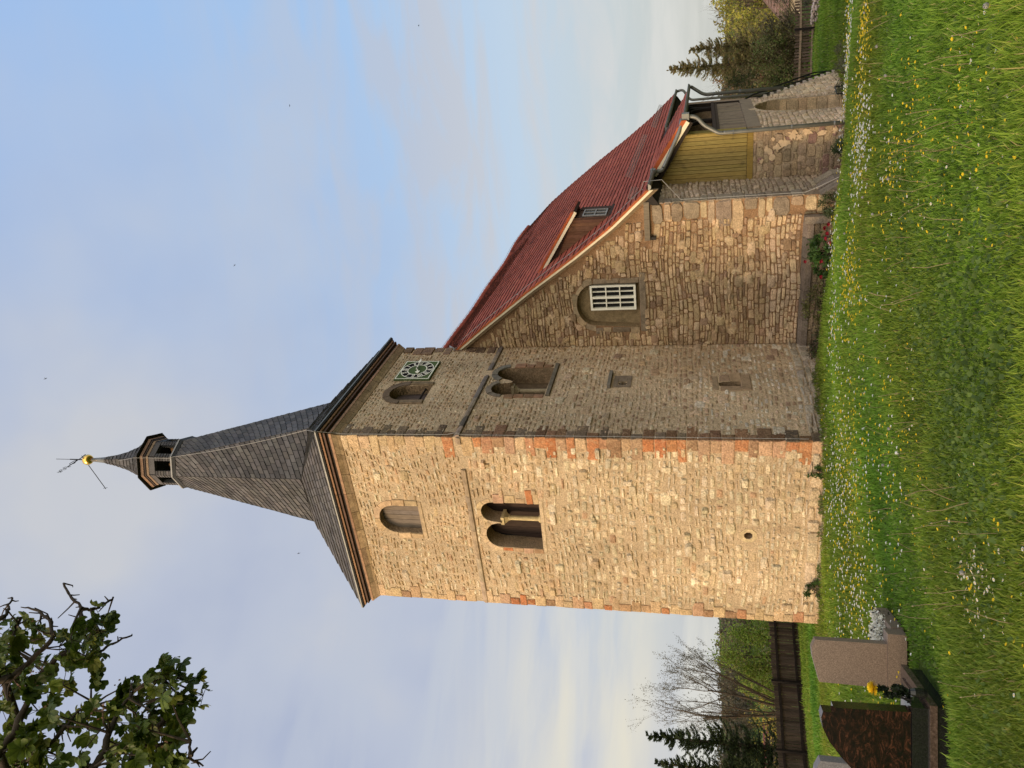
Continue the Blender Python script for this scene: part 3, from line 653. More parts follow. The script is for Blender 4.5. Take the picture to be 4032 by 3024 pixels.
for p, q_ in ((E0[0], bot[0]), (E0[0], bot[1])): pass
for i in range(4):
    b.beam(E0[i]+Vector((0, 0, .004)), E0[(i+1) % 4]+Vector((0, 0, .004)), .05, .035, col=(.05, .05, .05))
b.build('eave_flashing', M['zinc'], spire)
# lantern --------------------------------------------------------------------
lan = MB(); r = random.Random(32)
def oring(b, R0, z0, R1, z1, col, jr=None):
    for k in range(8):
        b.add([octv(45*k, R0, z0), octv(45*k+45, R0, z0), octv(45*k+45, R1, z1), octv(45*k, R1, z1)], [(0, 1, 2, 3)], jit(col, jr, .15) if jr else col)
def odisc(b, R, z, col): b.add([octv(45*k, R, z) for k in range(8)], [tuple(range(8))], col)
oring(lan, .78, 17.56, .80, 17.66, (.03, .03, .03)); odisc(lan, .78, 17.56, (.03, .03, .03)); odisc(lan, .80, 17.665, (.09, .09, .09))
# corner posts clad in slate, sill and lintel bands
for k in range(8):
    A, B = octv(45*k, .705, 17.67), octv(45*k+45, .705, 17.67); d = (B-A); nrm = d.cross(Vector((0, 0, 1))).normalized(); zt = Vector((0, 0, 18.32-17.67))
    for (u0, u1) in ((0, .22), (.78, 1)):
        tiles(lan, A+d*u0, A+d*u1, A+d*u1+zt, A+d*u0+zt, 7, .3, .012, .0, slp, r)
        a, c_ = A+d*u0, A+d*u1; inn = -nrm*.12
        lan.add([a, c_, c_+zt, a+zt, a+inn, c_+inn, c_+inn+zt, a+inn+zt], [(4, 5, 6, 7), (1, 5, 6, 2), (0, 4, 7, 3)], (.05, .05, .05))
    a, c_ = A+Vector((0, 0, .65)), B+Vector((0, 0, .65)); z_ = Vector((0, 0, .22))
    tiles(lan, a, c_, c_+z_, a+z_, 1, .6, .012, 0, slp, r); lan.add([a-nrm*.1, c_-nrm*.1, c_-nrm*.1+z_, a-nrm*.1+z_, a, c_], [(0, 1, 2, 3), (0, 1, 5, 4)], (.05, .05, .05))
lan.mi = 0; odisc(lan, .7, 18.50, (.02, .02, .02))
lantern = lan.build('lantern', M['slate'], church)
b = MB()
for k in range(8): b.beam(octv(45*k, .80, 17.685), octv(45*k+45, .80, 17.685), .02, .045)
b.build('lantern_sill', M['wire'], lantern)
b = MB(); r = random.Random(3)
oring(b, .72, 18.53, .73, 18.60, (.26, .18, .12), r); oring(b, .75, 18.61, .76, 18.66, (.05, .035, .03)); oring(b, .78, 18.67, .80, 18.75, (.27, .165, .11), r)
for R_, z_ in ((.73, 18.605), (.76, 18.665), (.80, 18.755), (.70, 18.525), (.78, 18.665)): odisc(b, R_, z_, (.04, .03, .025))
b.build('lantern_cornice', M['woodh'], lantern)
b = MB(); b.beam((CX-.5, CY-.1, 18.05), (CX+.45, CY+.1, 18.1), .1, .1); b.beam((CX+.2, CY-.45, 17.9), (CX-.1, CY+.5, 18.3), .08, .08); b.build('bell_beam', M['bright'], lantern)
# concave cap
b = MB(); r = random.Random(34)
prof = [(.90, 18.78), (.72, 18.90), (.50, 19.22), (.30, 19.72), (.16, 20.25), (.10, 20.62)]
for i in range(5):
    (R0, z0), (R1, z1) = prof[i], prof[i+1]
    for k in range(8): tiles(b, octv(45*k, R0, z0), octv(45*k+45, R0, z0), octv(45*k+45, R1, z1), octv(45*k, R1, z1), 3 if i else 1, .2, .012, .08, slp, r)
odisc(b, .90, 18.775, (.03, .03, .03)); b.build('lantern_roof', M['slate'], church)
b = MB(); b.tube([(CX, CY, 20.45), (CX, CY, 20.75), (CX, CY, 21.2)], [.115, .085, .05], 10); b.build('finial_shaft', M['zinc'], church, True)
vane = None
b = MB(); n, k_ = 20, 12; vs = []
for i in range(k_+1):
    ph = -PI/2+PI*i/k_; ri = .165*math.cos(ph)*(1.03 if i in (6, 8) else .97 if i in (7,) else 1)
    for j in range(n): vs.append((CX+ri*math.cos(2*PI*j/n), CY+ri*math.sin(2*PI*j/n), 21.28+.165*math.sin(ph)))
b.add(vs, [(i*n+j, i*n+(j+1) % n, (i+1)*n+(j+1) % n, (i+1)*n+j) for i in range(k_) for j in range(n)])
ball = b.build('finial_ball', M['gold'], church, True)
b = MB(); b.tube([(CX, CY, 21.42), (CX, CY, 21.95)], .018, 6); b.tube([(CX, CY, 21.95), (CX, CY, 22.48)], .008, 6)
b.tube([(-2.3, 2.27, 21.3), (-3.79, 2.6, 21.3)], .012, 6); b.tube([(-3.72, 2.52, 21.3), (-3.80, 2.68, 21.3)], .006, 5)
b.build('vane_rods', M['iron'], church)
b = MB(); vd = Vector((.1, -1.05, 0)).normalized()
o_ = Vector((CX-.10, 2.78, 21.75)); L_ = lambda a, z: tuple(o_+vd*a+Vector((0, 0, z)))
b.tube([L_(0, 0), L_(.75, 0)], .014, 6)
n = 8; b.add([L_(.0+.035*math.cos(a), .035*math.sin(a)) for a in np.linspace(0, 2*PI, 9)[:-1]], [tuple(range(8))]); b.tube([L_(-.035, 0), L_(.035, 0)], [.03, .03], 8)
for pts in ([(.28, 0), (.38, .09), (.55, .10), (.62, .02)], [(.62, .02), (.5, -.05), (.38, 0)]): b.tube([L_(*p) for p in pts], .010, 5)
for cx_, cz, rr in ((.80, .04, .05), (.90, -.03, .05), (.98, .05, .05), (1.05, -.02, .04)):
    b.tube([L_(cx_+rr*math.cos(a), cz+rr*math.sin(a)) for a in np.linspace(0, 2*PI, 9)], .006, 4, cap=False)
for a_, z_ in ((.08, .08), (.12, .02), (.10, -.06)): b.tube([L_(1.04, 0), L_(1.06+a_*.6, z_)], .005, 4)
for a_ in (.76, .78): b.tube([L_(a_, -.02), L_(a_-.04, -.10)], .005, 4); b.tube([L_(a_+.08, .06), L_(a_+.04, .12)], .005, 4)
b.build('weather_vane', M['iron'], church)

# ------------------------------------------------------------------ nave
RX = -1.2; YE = 20.6; YG = 4.66
def rz(x, y):                                          # roof surface (south slope), sagging along the ridge
    px = [(-1.2, 10.66), (0, 9.42), (.7, 8.52), (1.68, 7.19), (2.58, 5.88), (3.37, 4.82), (4.28, 3.80)]
    x = max(px[0][0], min(x, px[-1][0])); z = px[-1][1]
    for (a, za), (c_, zc) in zip(px, px[1:]):
        if a <= x <= c_: z = za+(zc-za)*(x-a)/(c_-a); break
    k = (x-RX)/(4.28-RX); t = (y-YG)/(YE-YG)
    return z-.18*t*(1-k)-.07*math.sin(PI*min(max((y-9)/9, 0), 1))*(1-k)-.28*t*k+.03*math.sin(y*1.1)*(1-k)
rub = MB(); r = random.Random(41)
MN = (.24, .145, .08)
wn = [(.56, 4.12), (1.84, 4.08), (1.84, 5.2)]+[(1.23+.60*math.cos(a), 5.28+.52*math.sin(a)) for a in np.linspace(.1, PI-.05, 10)]
wn = [(p[0], p[1]) for p in wn]
gab = [(-.5, -1), (3.9, -1), (3.9, 3.95), (3.6, 4.35), (2.58, 5.66), (1.68, 6.97), (.7, 8.30), (0, 9.2), (-.5, 9.7)]
wall(rub, FG, gab, [wn], MN, .30, (.25, .18, .10))
gabok = lambda s, t: s < 3.88 and pip((s, t), [(x-.06, z-.05) for x, z in gab]) and not pip((s, t), grow(wn, .10)) and not (s > 2.95 and 3.76 < t < 3.92)
stones(rub, FG, (0.0, .12, 3.45, 9.2), (.06, .17), (.08, .38), .042, .012, pal_nave, r, gabok, .035, .42, .80)
b_ = rub; bigs(FG, (0, .2, 3.4, 8), 170, .055, pal_nave, r, gabok, (.14, .32))
stones(rub, FG, (3.42, 2.6, 3.9, 3.75), (.16, .26), (.2, .48), .035, .015, lambda s, t, r: jit((.40, .28, .165), r, .15), r, gabok, .0, 0, .88)
t = .12; k = 0
while t < 3.7:                                          # large corner stones
    h = r.uniform(.16, .42); x = 3.9-r.uniform(.24, .5)-(r.uniform(.1, .5) if r.random() < .5 else 0); h = min(h, 3.72-t)
    cq = jit(r.choice([(.40, .295, .19), (.34, .25, .16), (.24, .185, .13), (.43, .32, .20)]), r, .15); stones(rub, FG, (max(x, 3.0), t, 3.905, t+h), (h, h), (2, 2), .05, .015, lambda s, t, r: cq, r, None, 0, 0, .9)
    block(rub, FN, 4.81, t, 4.81+r.uniform(.3, .6), t+h-.015, .03, jit((.23, .185, .14), r, .25), r, .03); t += h; k += 1
# south wall of the nave, gallery stones lightened to paint in light from the openings
wall(rub, FN, [(D, -2.5), (YE-.3, -2.5), (YE-.3, 3.7), (D, 3.9)], [], (.30, .22, .15), .3)
stones(rub, FN, (5.2, -1, 6.65, 3.6), (.10, .2), (.12, .34), .04, .02, lambda s, t, r: jit((.38, .295, .21), r, .25), r, lambda s, t: True, .03, .25, .7)
stones(rub, FN, (6.8, 1.2, 14, 3.5), (.10, .2), (.12, .34), .03, .02, lambda s, t, r: jit((.64, .47, .34), r, .2), r, None, .03, .25, .75)
rub.add([(RX*2-3.9, D, -1.5), (RX*2-3.9, YE-.3, -3), (RX*2-3.9, YE-.3, 3.9), (RX*2-3.9, D, 3.9)], [(0, 1, 2, 3)], MN)
rub.add([(3.9, YE-.3, -3), (RX*2-3.9, YE-.3, -3), (RX*2-3.9, YE-.3, 3.7), (RX, YE-.3, 10.2), (3.9, YE-.3, 3.6)], [(0, 1, 2, 3, 4)], MN)
rub.add([(-.5, D+.3, -1.5), (RX*2-3.9, D+.3, -1.5), (RX*2-3.9, D+.3, 3.9), (RX, D+.3, 10.3), (-.5, D+.3, 9.7)], [(0, 1, 2, 3, 4)], MN)
# plinth ledge and sloping buttress foot
s = 0
while s < 3.2:
    wd = min(r.uniform(.5, 1.1), 3.25-s); c0 = jit((.155, .125, .095), r, .3)
    rub.hexa([FG(s, -.12, .0), FG(s+wd-.01, -.12, 0), FG(s+wd-.01, -.12, .20), FG(s, -.12, .20), FG(s, .11, 0), FG(s+wd-.01, .11, 0), FG(s+wd-.01, .02, .19), FG(s, .02, .19)], c0); s += wd
rub.mbox(FG, (3.25, -.5, 0), (3.42, .10, .22), (.22, .18, .14)); rub.mbox(FG, (0, -1.0, 0), (3.25, -.125, .14), (.17, .13, .09))
stones(rub, lambda s, t, d: FG(s, t, d+.14), (0, -.9, 3.25, -.13), (.14, .22), (.25, .5), .03, .02, lambda s, t, r: jit((.25, .18, .11), r, .2), r, None, .02, .1, .85)
stones(rub, FG, (3.43, -1.0, 3.9, .1), (.2, .3), (.25, .5), .05, .02, lambda s, t, r: jit((.36, .27, .16), r, .2), r, None, .0, 0, .85)
for i, (y0, zt) in enumerate(((4.75, -.45), (5.2, -.4), (5.7, -.4))):
    rub.hexa([(3.9, y0, -1.3), (4.2, y0, -1.3), (4.2, y0+.42, -1.3), (3.9, y0+.42, -1.3), (3.9, y0, zt+.2), (4.14, y0, zt-.2), (4.14, y0+.42, zt-.2), (3.9, y0+.42, zt+.2)], jit((.27, .22, .17), r, .2))
nave_wall = rub.build('nave_wall', M['rubble2'], church)
# gable window
b = MB(); r = random.Random(42)
for (a, c_, col_) in ((4.12, 4.36, (.34, .25, .15)), (4.38, 4.86, (.20, .15, .10)), (4.88, 5.10, (.38, .28, .17)), (5.12, 5.32, (.21, .16, .11))):
    block(b, FG, .56-r.uniform(.12, .2), a, .56, c_, .03, col_, r)
for (a, c_, col_) in ((4.1, 4.6, (.22, .165, .11)), (4.62, 5.3, (.24, .18, .12))): block(b, FG, 1.84, a, 1.98, c_, .02, col_, r)
voussoirs(b, FG, 1.23, .61, .73, 5.28, 6, .02, lambda q: jit((.33, .245, .155), q, .2), r, .1, PI-.05, .84)
block(b, FG, .45, 3.92, 2.1, 4.10, .035, (.22, .17, .115), r)
b.prism(wn, FG, -.30, -.27, (.27, .20, .11))
b.build('window_surrounds', M['dressed'], church)
b = MB(); x0, x1, z0, z1 = 1.06, 1.77, 4.20, 5.42; fr = .055
for a, c_ in (((x0, z0), (x1, z0+fr)), ((x0, z1-fr), (x1, z1)), ((x0, z0+fr), (x0+fr, z1-fr)), ((x1-fr, z0+fr), (x1, z1-fr))): b.mbox(FG, (*a, -.16), (*c_, -.03))
xm = (x0+x1)/2; b.mbox(FG, (xm-.028, z0+fr, -.15), (xm+.028, z1-fr, -.035))
nv = b.build('gable_window', M['white'], church)
b = MB()
for xx in ((x0+fr+xm-.028)/2, (x1-fr+xm+.028)/2): b.mbox(FG, (xx-.011, z0+fr, -.12), (xx+.011, z1-fr, -.06))
for i in (1, 2):
    zz = z0+fr+(z1-z0-2*fr)*i/3; b.mbox(FG, (x0+fr, zz-.014, -.118), (xm-.03, zz+.014, -.058)); b.mbox(FG, (xm+.03, zz-.014, -.118), (x1-fr, zz+.014, -.058))
b.build('glazing_bars', M['white'], nv)
b = MB(); b.mbox(FG, (x0+.01, z0+.01, -.14), (x1-.01, z1-.01, -.125)); b.build('pane', M['glass'], nv)
# roof -------------------------------------------------------------------------
def tp(r):
    k = r.random(); return jit((.31, .080, .055) if k < .84 else (.36, .11, .07) if k < .93 else (.19, .052, .038), r, .13)
rf = MB(); r = random.Random(43); NR = 44
def xs_(f): return RX+(4.28-RX)*f
dm = lambda x, y: 1.75 < x < 3.30 and 6.15 < y < 7.05
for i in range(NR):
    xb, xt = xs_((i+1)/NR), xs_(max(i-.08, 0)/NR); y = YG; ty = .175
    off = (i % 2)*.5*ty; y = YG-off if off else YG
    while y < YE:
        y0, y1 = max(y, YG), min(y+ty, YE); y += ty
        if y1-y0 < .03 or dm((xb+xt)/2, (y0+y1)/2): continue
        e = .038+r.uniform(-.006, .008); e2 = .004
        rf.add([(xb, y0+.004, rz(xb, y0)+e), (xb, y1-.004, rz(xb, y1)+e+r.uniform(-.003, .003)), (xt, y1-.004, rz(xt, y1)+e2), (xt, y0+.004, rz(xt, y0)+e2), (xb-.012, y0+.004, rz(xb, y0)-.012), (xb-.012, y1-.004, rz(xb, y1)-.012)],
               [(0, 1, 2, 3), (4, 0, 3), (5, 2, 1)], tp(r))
        rf.add([(xb, y0, rz(xb, y0)+e-.002), (xb, y1, rz(xb, y1)+e-.002), (xb-.02, y1, rz(xb, y1)-.010), (xb-.02, y0, rz(xb, y0)-.010)], [(0, 1, 2, 3)], (.09, .03, .022))  # dark lip colour paints the shadow line below each tile course
# plain under-sheet, north slope
n = 24
for i in range(n):
    x0_, x1_ = xs_(i/n), xs_((i+1)/n)
    for j in range(20):
        ya, yb = YG+.02+(YE-YG-.04)*j/20, YG+.02+(YE-YG-.04)*(j+1)/20
        if dm((x0_+x1_)/2, (ya+yb)/2): pass
        rf.add([(x0_, ya, rz(x0_, ya)-.03), (x1_, ya, rz(x1_, ya)-.03), (x1_, yb, rz(x1_, yb)-.03), (x0_, yb, rz(x0_, yb)-.03)], [(0, 1, 2, 3)], (.05, .02, .015))
        rf.add([(2*RX-x0_, ya, rz(x0_, ya)), (2*RX-x1_, ya, rz(x1_, ya)), (2*RX-x1_, yb, rz(x1_, yb)), (2*RX-x0_, yb, rz(x0_, yb))], [(0, 1, 2, 3)], (.2, .06, .04))
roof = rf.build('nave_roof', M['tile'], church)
b = MB(); r = random.Random(44); y = 4.9
while y < YE:
    y1 = y+.36; b.tube([(RX, y, rz(RX, y)+.005), (RX, y1+.03, rz(RX, y1)+.012)], [.105, .115], 8, tp(r)); y = y1
b.build('ridge_tiles', M['tile'], roof)
# verge: orange tile edges, cream board, grey-brown rafter below
b = MB(); c = MB(); d_ = MB(); r = random.Random(45); NV = 36
for i in range(NV):
    xa, xb = xs_((i+9.2)/(NV+9.2)), xs_((i+10.2)/(NV+9.2))
    b.hexa([(xa, YG-.02, rz(xa, YG)-.055), (xb, YG-.02, rz(xb, YG)-.05), (xb, YG+.10, rz(xb, YG)-.05), (xa, YG+.10, rz(xa, YG)-.055), (xa, YG-.02, rz(xa, YG)+.008), (xb, YG-.02, rz(xb, YG)+.036), (xb, YG+.10, rz(xb, YG)+.036), (xa, YG+.10, rz(xa, YG)+.008)], jit((.36, .10, .04), r, .2))
    c.hexa([(xa, YG, rz(xa, YG)-.15), (xb, YG, rz(xb, YG)-.15), (xb, YG+.03, rz(xb, YG)-.15), (xa, YG+.03, rz(xa, YG)-.15), (xa, YG, rz(xa, YG)-.058), (xb, YG, rz(xb, YG)-.058), (xb, YG+.03, rz(xb, YG)-.058), (xa, YG+.03, rz(xa, YG)-.058)])
    d_.hexa([(xa, YG+.035, rz(xa, YG)-.27), (xb, YG+.035, rz(xb, YG)-.27), (xb, YG+.135, rz(xb, YG)-.27), (xa, YG+.135, rz(xa, YG)-.27), (xa, YG+.035, rz(xa, YG)-.10), (xb, YG+.035, rz(xb, YG)-.10), (xb, YG+.135, rz(xb, YG)-.10), (xa, YG+.135, rz(xa, YG)-.10)], (.17, .12, .07))
b.build('verge_tiles', M['tile'], roof); c.build('verge_board', M['cream'], roof)
d_.mbox(FG, (3.0, 3.765, .0), (3.98, 3.90, .14), (.17, .14, .10)); d_.mbox(FG, (3.0, 3.62, .0), (3.07, 3.76, .10), (.04, .035, .03))
d_.build('verge_rafter', M['wood'], roof)
c = MB()
for j in range(16):
    ya, yb = 4.7+(YE-4.75)*j/16, 4.7+(YE-4.75)*(j+1)/16
    c.hexa([(3.9, ya, rz(4.28, ya)-.28), (4.15, ya, rz(4.28, ya)-.10), (4.15, yb, rz(4.28, yb)-.10), (3.9, yb, rz(4.28, yb)-.28), (3.9, ya, rz(4.28, ya)+.1), (4.2, ya, rz(4.28, ya)-.03), (4.2, yb, rz(4.28, yb)-.03), (3.9, yb, rz(4.28, yb)+.1)], (.03, .025, .022))
c.build('eave_boards', M['wood'], roof)
def gutter(F, y0, y1, name, n=10, rad=.075):
    b = MB(); k = 8; st = 10
    for i in range(st):
        a_, b_ = y0+(y1-y0)*i/st, y0+(y1-y0)*(i+1)/st
        for sgn, R_ in ((1, rad), (1, rad-.006)):
            for j in range(k):
                p, q_ = PI+PI*j/k, PI+PI*(j+1)/k; A, B = F(a_), F(b_)
                b.add([(A[0]+R_*math.cos(p), a_, A[2]+R_*math.sin(p)), (A[0]+R_*math.cos(q_), a_, A[2]+R_*math.sin(q_)), (B[0]+R_*math.cos(q_), b_, B[2]+R_*math.sin(q_)), (B[0]+R_*math.cos(p), b_, B[2]+R_*math.sin(p))], [(0, 1, 2, 3)])
        A, B = F(a_), F(b_); b.tube([(A[0]+rad, a_, A[2]), (B[0]+rad, b_, B[2])], .010, 5)
    for yy in (y0, y1):
        A = F(yy); b.add([(A[0]+rad*math.cos(PI+PI*j/k), yy, A[2]+rad*math.sin(PI+PI*j/k)) for j in range(k+1)], [tuple(range(k+1))])
    return b.build(name, M['zinc'], church)
gutter(lambda y: (4.36, y, rz(4.28, y)-.03), 4.62, 6.38, 'eave_gutter'); gutter(lambda y: (4.36, y, rz(4.28, y)-.03), 12.2, YE+.05, 'eave_gutter')
# dormer
dor = MB(); r = random.Random(46); dy0, dy1 = 6.12, 7.1; dx = 3.27
dz = lambda x: 7.12-(x-1.62)*(7.12-5.93)/(3.46-1.62)
x = 1.72
for yy, sg in ((dy0, -1), (dy1, 1)):
    x = 1.72
    while x < dx:
        x2 = min(x+r.uniform(.09, .15), dx); dor.prism([(x+.002, rz(x, yy)-.05), (x2-.002, rz(x2, yy)-.05), (x2-.002, max(dz(x2)-.05, rz(x2, yy)-.04)), (x+.002, max(dz(x)-.05, rz(x, yy)-.04))], lambda s, t, d: (s, yy-.0+sg*d, t), -.03, r.uniform(-.002, .004), jit((.19, .095, .055), r, .25)); x = x2
dor.mbox(lambda s, t, d: (dx+d, s, t), (dy0, 4.85, -.06), (dy1, dz(dx)-.05, .0), (.09, .05, .035))
dormer = dor.build('dormer', M['wood'], church)
b = MB(); FD = lambda s, t, d: (dx+d, s, t)
a0, a1, c0_, c1_ = dy0+.10, dy0+.72, 5.02, 5.68
for q0, q1 in (((a0, c0_), (a1, c0_+.035)), ((a0, c1_-.035), (a1, c1_)), ((a0, c0_+.035), (a0+.035, c1_-.035)), ((a1-.035, c0_+.035), (a1, c1_-.035)), (((a0+a1)/2-.014, c0_+.035), ((a0+a1)/2+.014, c1_-.035))): b.mbox(FD, (*q0, .003), (*q1, .035))
b.mbox(FD, (a0+.05, (c0_+c1_)/2-.015, .004), ((a0+a1)/2-.02, (c0_+c1_)/2+.015, .03)); b.mbox(FD, ((a0+a1)/2+.02, (c0_+c1_)/2-.015, .004), (a1-.05, (c0_+c1_)/2+.015, .03))
dw = b.build('dormer_window', M['wire'], dormer)
b = MB(); b.mbox(FD, (a0+.01, c0_+.01, .0015), (a1-.01, c1_-.01, .003)); b.build('pane', M['glass'], dormer)
b = MB(); b.mbox(FD, (dy0-.03, 4.80, 0), (dy1+.03, 4.93, .07), (.05, .035, .03)); b.mbox(FD, (dy1-.28, 4.93, 0), (dy1, 5.8, .03), (.06, .035, .025)); b.mbox(FD, (dy0-.04, dz(dx)-.18, 0), (dy1+.04, dz(dx)-.07, .12), (.05, .03, .022)); b.build('dormer_trim', M['wood'], dormer)
b = MB(); NR2 = 14
for i in range(NR2):
    xt, xb = 1.35+(3.47-1.35)*i/NR2, 1.35+(3.47-1.35)*(i+1)/NR2; y = dy0-.12
    while y < dy1+.14:
        y1 = min(y+.175, dy1+.16); z_t = max(dz(xt), rz(xt, y)+.0) if xt < 1.7 else dz(xt); z_b = max(dz(xb), rz(xb, y)+.0) if xb < 1.7 else dz(xb)
        b.add([(xb, y, z_b+.032), (xb, y1-.004, z_b+.030), (xt, y1-.004, z_t+.004), (xt, y, z_t+.004), (xb-.01, y, z_b-.02), (xb-.01, y1-.004, z_b-.02)], [(0, 1, 2, 3), (4, 5, 1, 0), (4, 0, 3), (5, 2, 1)], tp(r)); y = y1
    b.hexa([(xt, dy0-.14, dz(xt)-.06), (xb, dy0-.14, dz(xb)-.06), (xb, dy0-.02, dz(xb)-.06), (xt, dy0-.02, dz(xt)-.06), (xt, dy0-.14, dz(xt)+.01), (xb, dy0-.14, dz(xb)+.035), (xb, dy0-.02, dz(xb)+.035), (xt, dy0-.02, dz(xt)+.01)], jit((.38, .095, .035), r, .15))
b.build('dormer_roof', M['tile'], dormer)
b = MB(); b.beam((1.75, dy0-.125, dz(1.75)-.10), (3.47, dy0-.125, dz(3.47)-.10), .03, .08); b.build('dormer_verge', M['cream'], dormer)
b = MB(); b.hexa([(1.3, dy0-.03, 6.9), (3.42, dy0-.03, dz(3.42)-.12), (3.42, dy1+.1, dz(3.42)-.12), (1.3, dy1+.1, 6.9), (1.5, dy0-.03, dz(1.5)-.03), (3.46, dy0-.03, dz(3.46)-.03), (3.46, dy1+.1, dz(3.46)-.03), (1.5, dy1+.1, dz(1.5)-.03)], (.05, .03, .02)); b.build('dormer_soffit', M['wood'], dormer)
# snow guards, lightning conductor
def guard(y0, y1, xg, dn=0):
    b = MB(); n = int((y1-y0)/.12); zz = lambda y, h: rz(xg, y)+dn+h
    for h in (.05, .13, .21): b.tube([(xg+h*.2, y0, zz(y0, h)), (xg+h*.2, y1, zz(y1, h))], .004, 4)
    for i in range(n+1): y = y0+(y1-y0)*i/n; b.tube([(xg, y, zz(y, .04)), (xg+.045, y, zz(y, .22))], .0035, 4)
    b.build('snow_guard', M['wire'], roof)
guard(4.9, 6.0, 4.02); guard(9.0, 15.5, 3.6); guard(15.2, 20.2, 3.9)
b = MB()
pts = [(RX, y, rz(RX, y)+.19) for y in np.arange(4.9, YE, .8)]; b.tube(pts, .007, 4)
for p in pts: b.tube([(p[0], p[1], p[2]-.08), p], .008, 4)
pts = [(x, YG+.42, rz(x, YG)+.09) for x in np.linspace(.15, 4.2, 16)]; b.tube(pts, .007, 4)
for p in pts[1::2]: b.tube([(p[0], p[1], p[2]-.06), p], .010, 4)
b.tube([(4.2, 5.08, rz(4.2, 5)+.09), (4.42, 5.0, 3.9), (4.45, 4.95, 3.45), (3.97, 4.80, 3.0), (3.97, 4.79, .5), (3.97, 4.79, .1), (4.1, 4.75, -.2), (4.3, 4.7, -.6)], .008, 5)
b.build('lightning_conductor', M['wire'], roof)
b = MB(); pts = [(.03, .06, 21.1)] and [octv(30, .20, 20.0), octv(40, .93, 18.85), octv(42, .74, 18.5), octv(42, .74, 17.75), octv(42, .84, 17.7)]
for i in range(9): pts.append(octv(45+20*i/8, .80+(Rb+.02-.80)*i/8, 17.6+(zb+.05-17.6)*i/8))
pts += [Vector((EV+.03, -EV-.03, 11.5)), Vector((.09, -.03, 11.1)), Vector((.045, -.0, 10.9)), Vector((.045, .03, 8.3)), Vector((.10, .02, 8.1)), Vector((.045, .03, 7.9)), Vector((.045, .03, .35))]
b.tube(pts, .006, 5)
for z in np.arange(.8, 10.8, .9): b.tube([(0, .03, z), (.06, .03, z)], .012, 5)
b.build('lightning_conductor', M['wire'], church)
b = MB(); b.beam((.02, 4.62, 9.42), (-.35, 5.6, 9.9), .14, .02); b.build('roof_flashing', M['wire'], roof)

# ------------------------------------------------------------------ porch with gallery
PY0, PY1 = 6.65, 11.6
b = MB(); r = random.Random(51); MP = (.40, .30, .20)
door = arch(9.98, 1.06, -1.9, -.02, 10, 1.0)
wall(b, FP, [(3.9, -2), (5.15, -2), (5.15, 1.2), (3.9, 1.2)], [], MP)
wall(b, FQ, [(PY0, -2.6), (PY1, -2.9), (PY1, 1.03), (PY0, 1.22)], [door], MP, .55, (.55, .40, .25))
b.add([(5.15, PY1, -3), (3.9, PY1, -3), (3.9, PY1, 3.2), (5.15, PY1, 2.6)], [(0, 1, 2, 3)], MP)
pp = lambda s, t, r: jit((.43, .32, .205) if r.random() < .6 else (.34, .25, .165) if r.random() < .8 else (.29, .18, .14), r, .14)
stones(b, FP, (3.9, -1.4, 5.15, 1.2), (.10, .24), (.14, .36), .04, .02, pp, r, None, .02, .2, .85)
g1 = grow(door, .04)
stones(b, FQ, (PY0, -1.5, PY1, 1.0), (.10, .2), (.14, .32), .035, .02, lambda s, t, r: jit((.52, .39, .265), r, .2), r, lambda s, t: not pip((s, t), g1), .02, .2, .75)
# big reveal stones on the far jamb, arch ring
t = -1.7
while t < .1:
    h = r.uniform(.2, .38); b.box((4.62, 11.0, t), (5.12, 11.06, t+h-.015), jit((.62, .45, .28), r, .18)); t += h
voussoirs(b, FQ, 9.98, 1.06, 1.22, -.02, 14, .03, lambda q: jit((.58, .45, .30), q, .12), r, 0, PI, .95)
b.box((3.92, 8.95, -1.9), (4.3, 11.0, .95), (.10, .07, .045)); b.box((3.9, 7, -2.6), (5.0, 12, -1.75), (.3, .24, .17)); b.box((3.95, 6.7, .98), (5.1, 11.55, 1.1), (.12, .09, .06))
porch = b.build('porch_wall', M['rubble2'], church)
b = MB(); r = random.Random(52)
for cx_, cz, k in ((4.62, .85, .16), (4.45, .75, .13), (4.78, .45, .20), (4.68, .62, .14), (4.95, .25, .17), (5.02, -.1, .16), (4.98, -.45, .14), (5.0, -.75, .12), (4.88, .1, .12), (4.35, 1.0, .1), (4.9, .72, .08)):
    n = 18; b.prism([(cx_+k*r.uniform(.2, .95)*math.cos(2*PI*i/n), cz+k*r.uniform(.25, 1.0)*math.sin(2*PI*i/n)) for i in range(n)], FP, .0, .048+r.uniform(0, .006))
b.build('plaster_patches', M['plaster'], porch)
b = MB(); r = random.Random(53); x = 3.9
pz = lambda x: 3.72-(x-4.30)*.66
while x < 5.14:
    x1 = min(x+r.uniform(.08, .15), 5.15); k = (x-3.9)/1.25; c0 = (.27+.06*k, .20+.05*k, .068+.012*k)
    b.prism([(x+.005, 1.36), (x1-.005, 1.36), (x1-.005, min(pz(x1), 3.7)-.1), (x+.005, min(pz(x), 3.7)-.1)], FP, -.02, .02+r.uniform(-.004, .004), jit(c0, r, .14)); x = x1
y = 6.65
while y < 7.0:
    y1 = y+.13; b.prism([(y+.002, 1.36), (y1-.002, 1.36), (y1-.002, 2.85), (y+.002, 2.85)], FQ, -.02, .015+r.uniform(-.004, .004), jit((.33, .24, .06), r, .12)); y = y1
b.mbox(FP, (3.9, 1.20, 0), (5.17, 1.35, .03), (.28, .19, .05))
b.mbox(FP, (3.9, 1.355, -.06), (5.12, 3.05, -.03), (.03, .02, .01))
b.build('yellow_boarding', M['wood'], church)
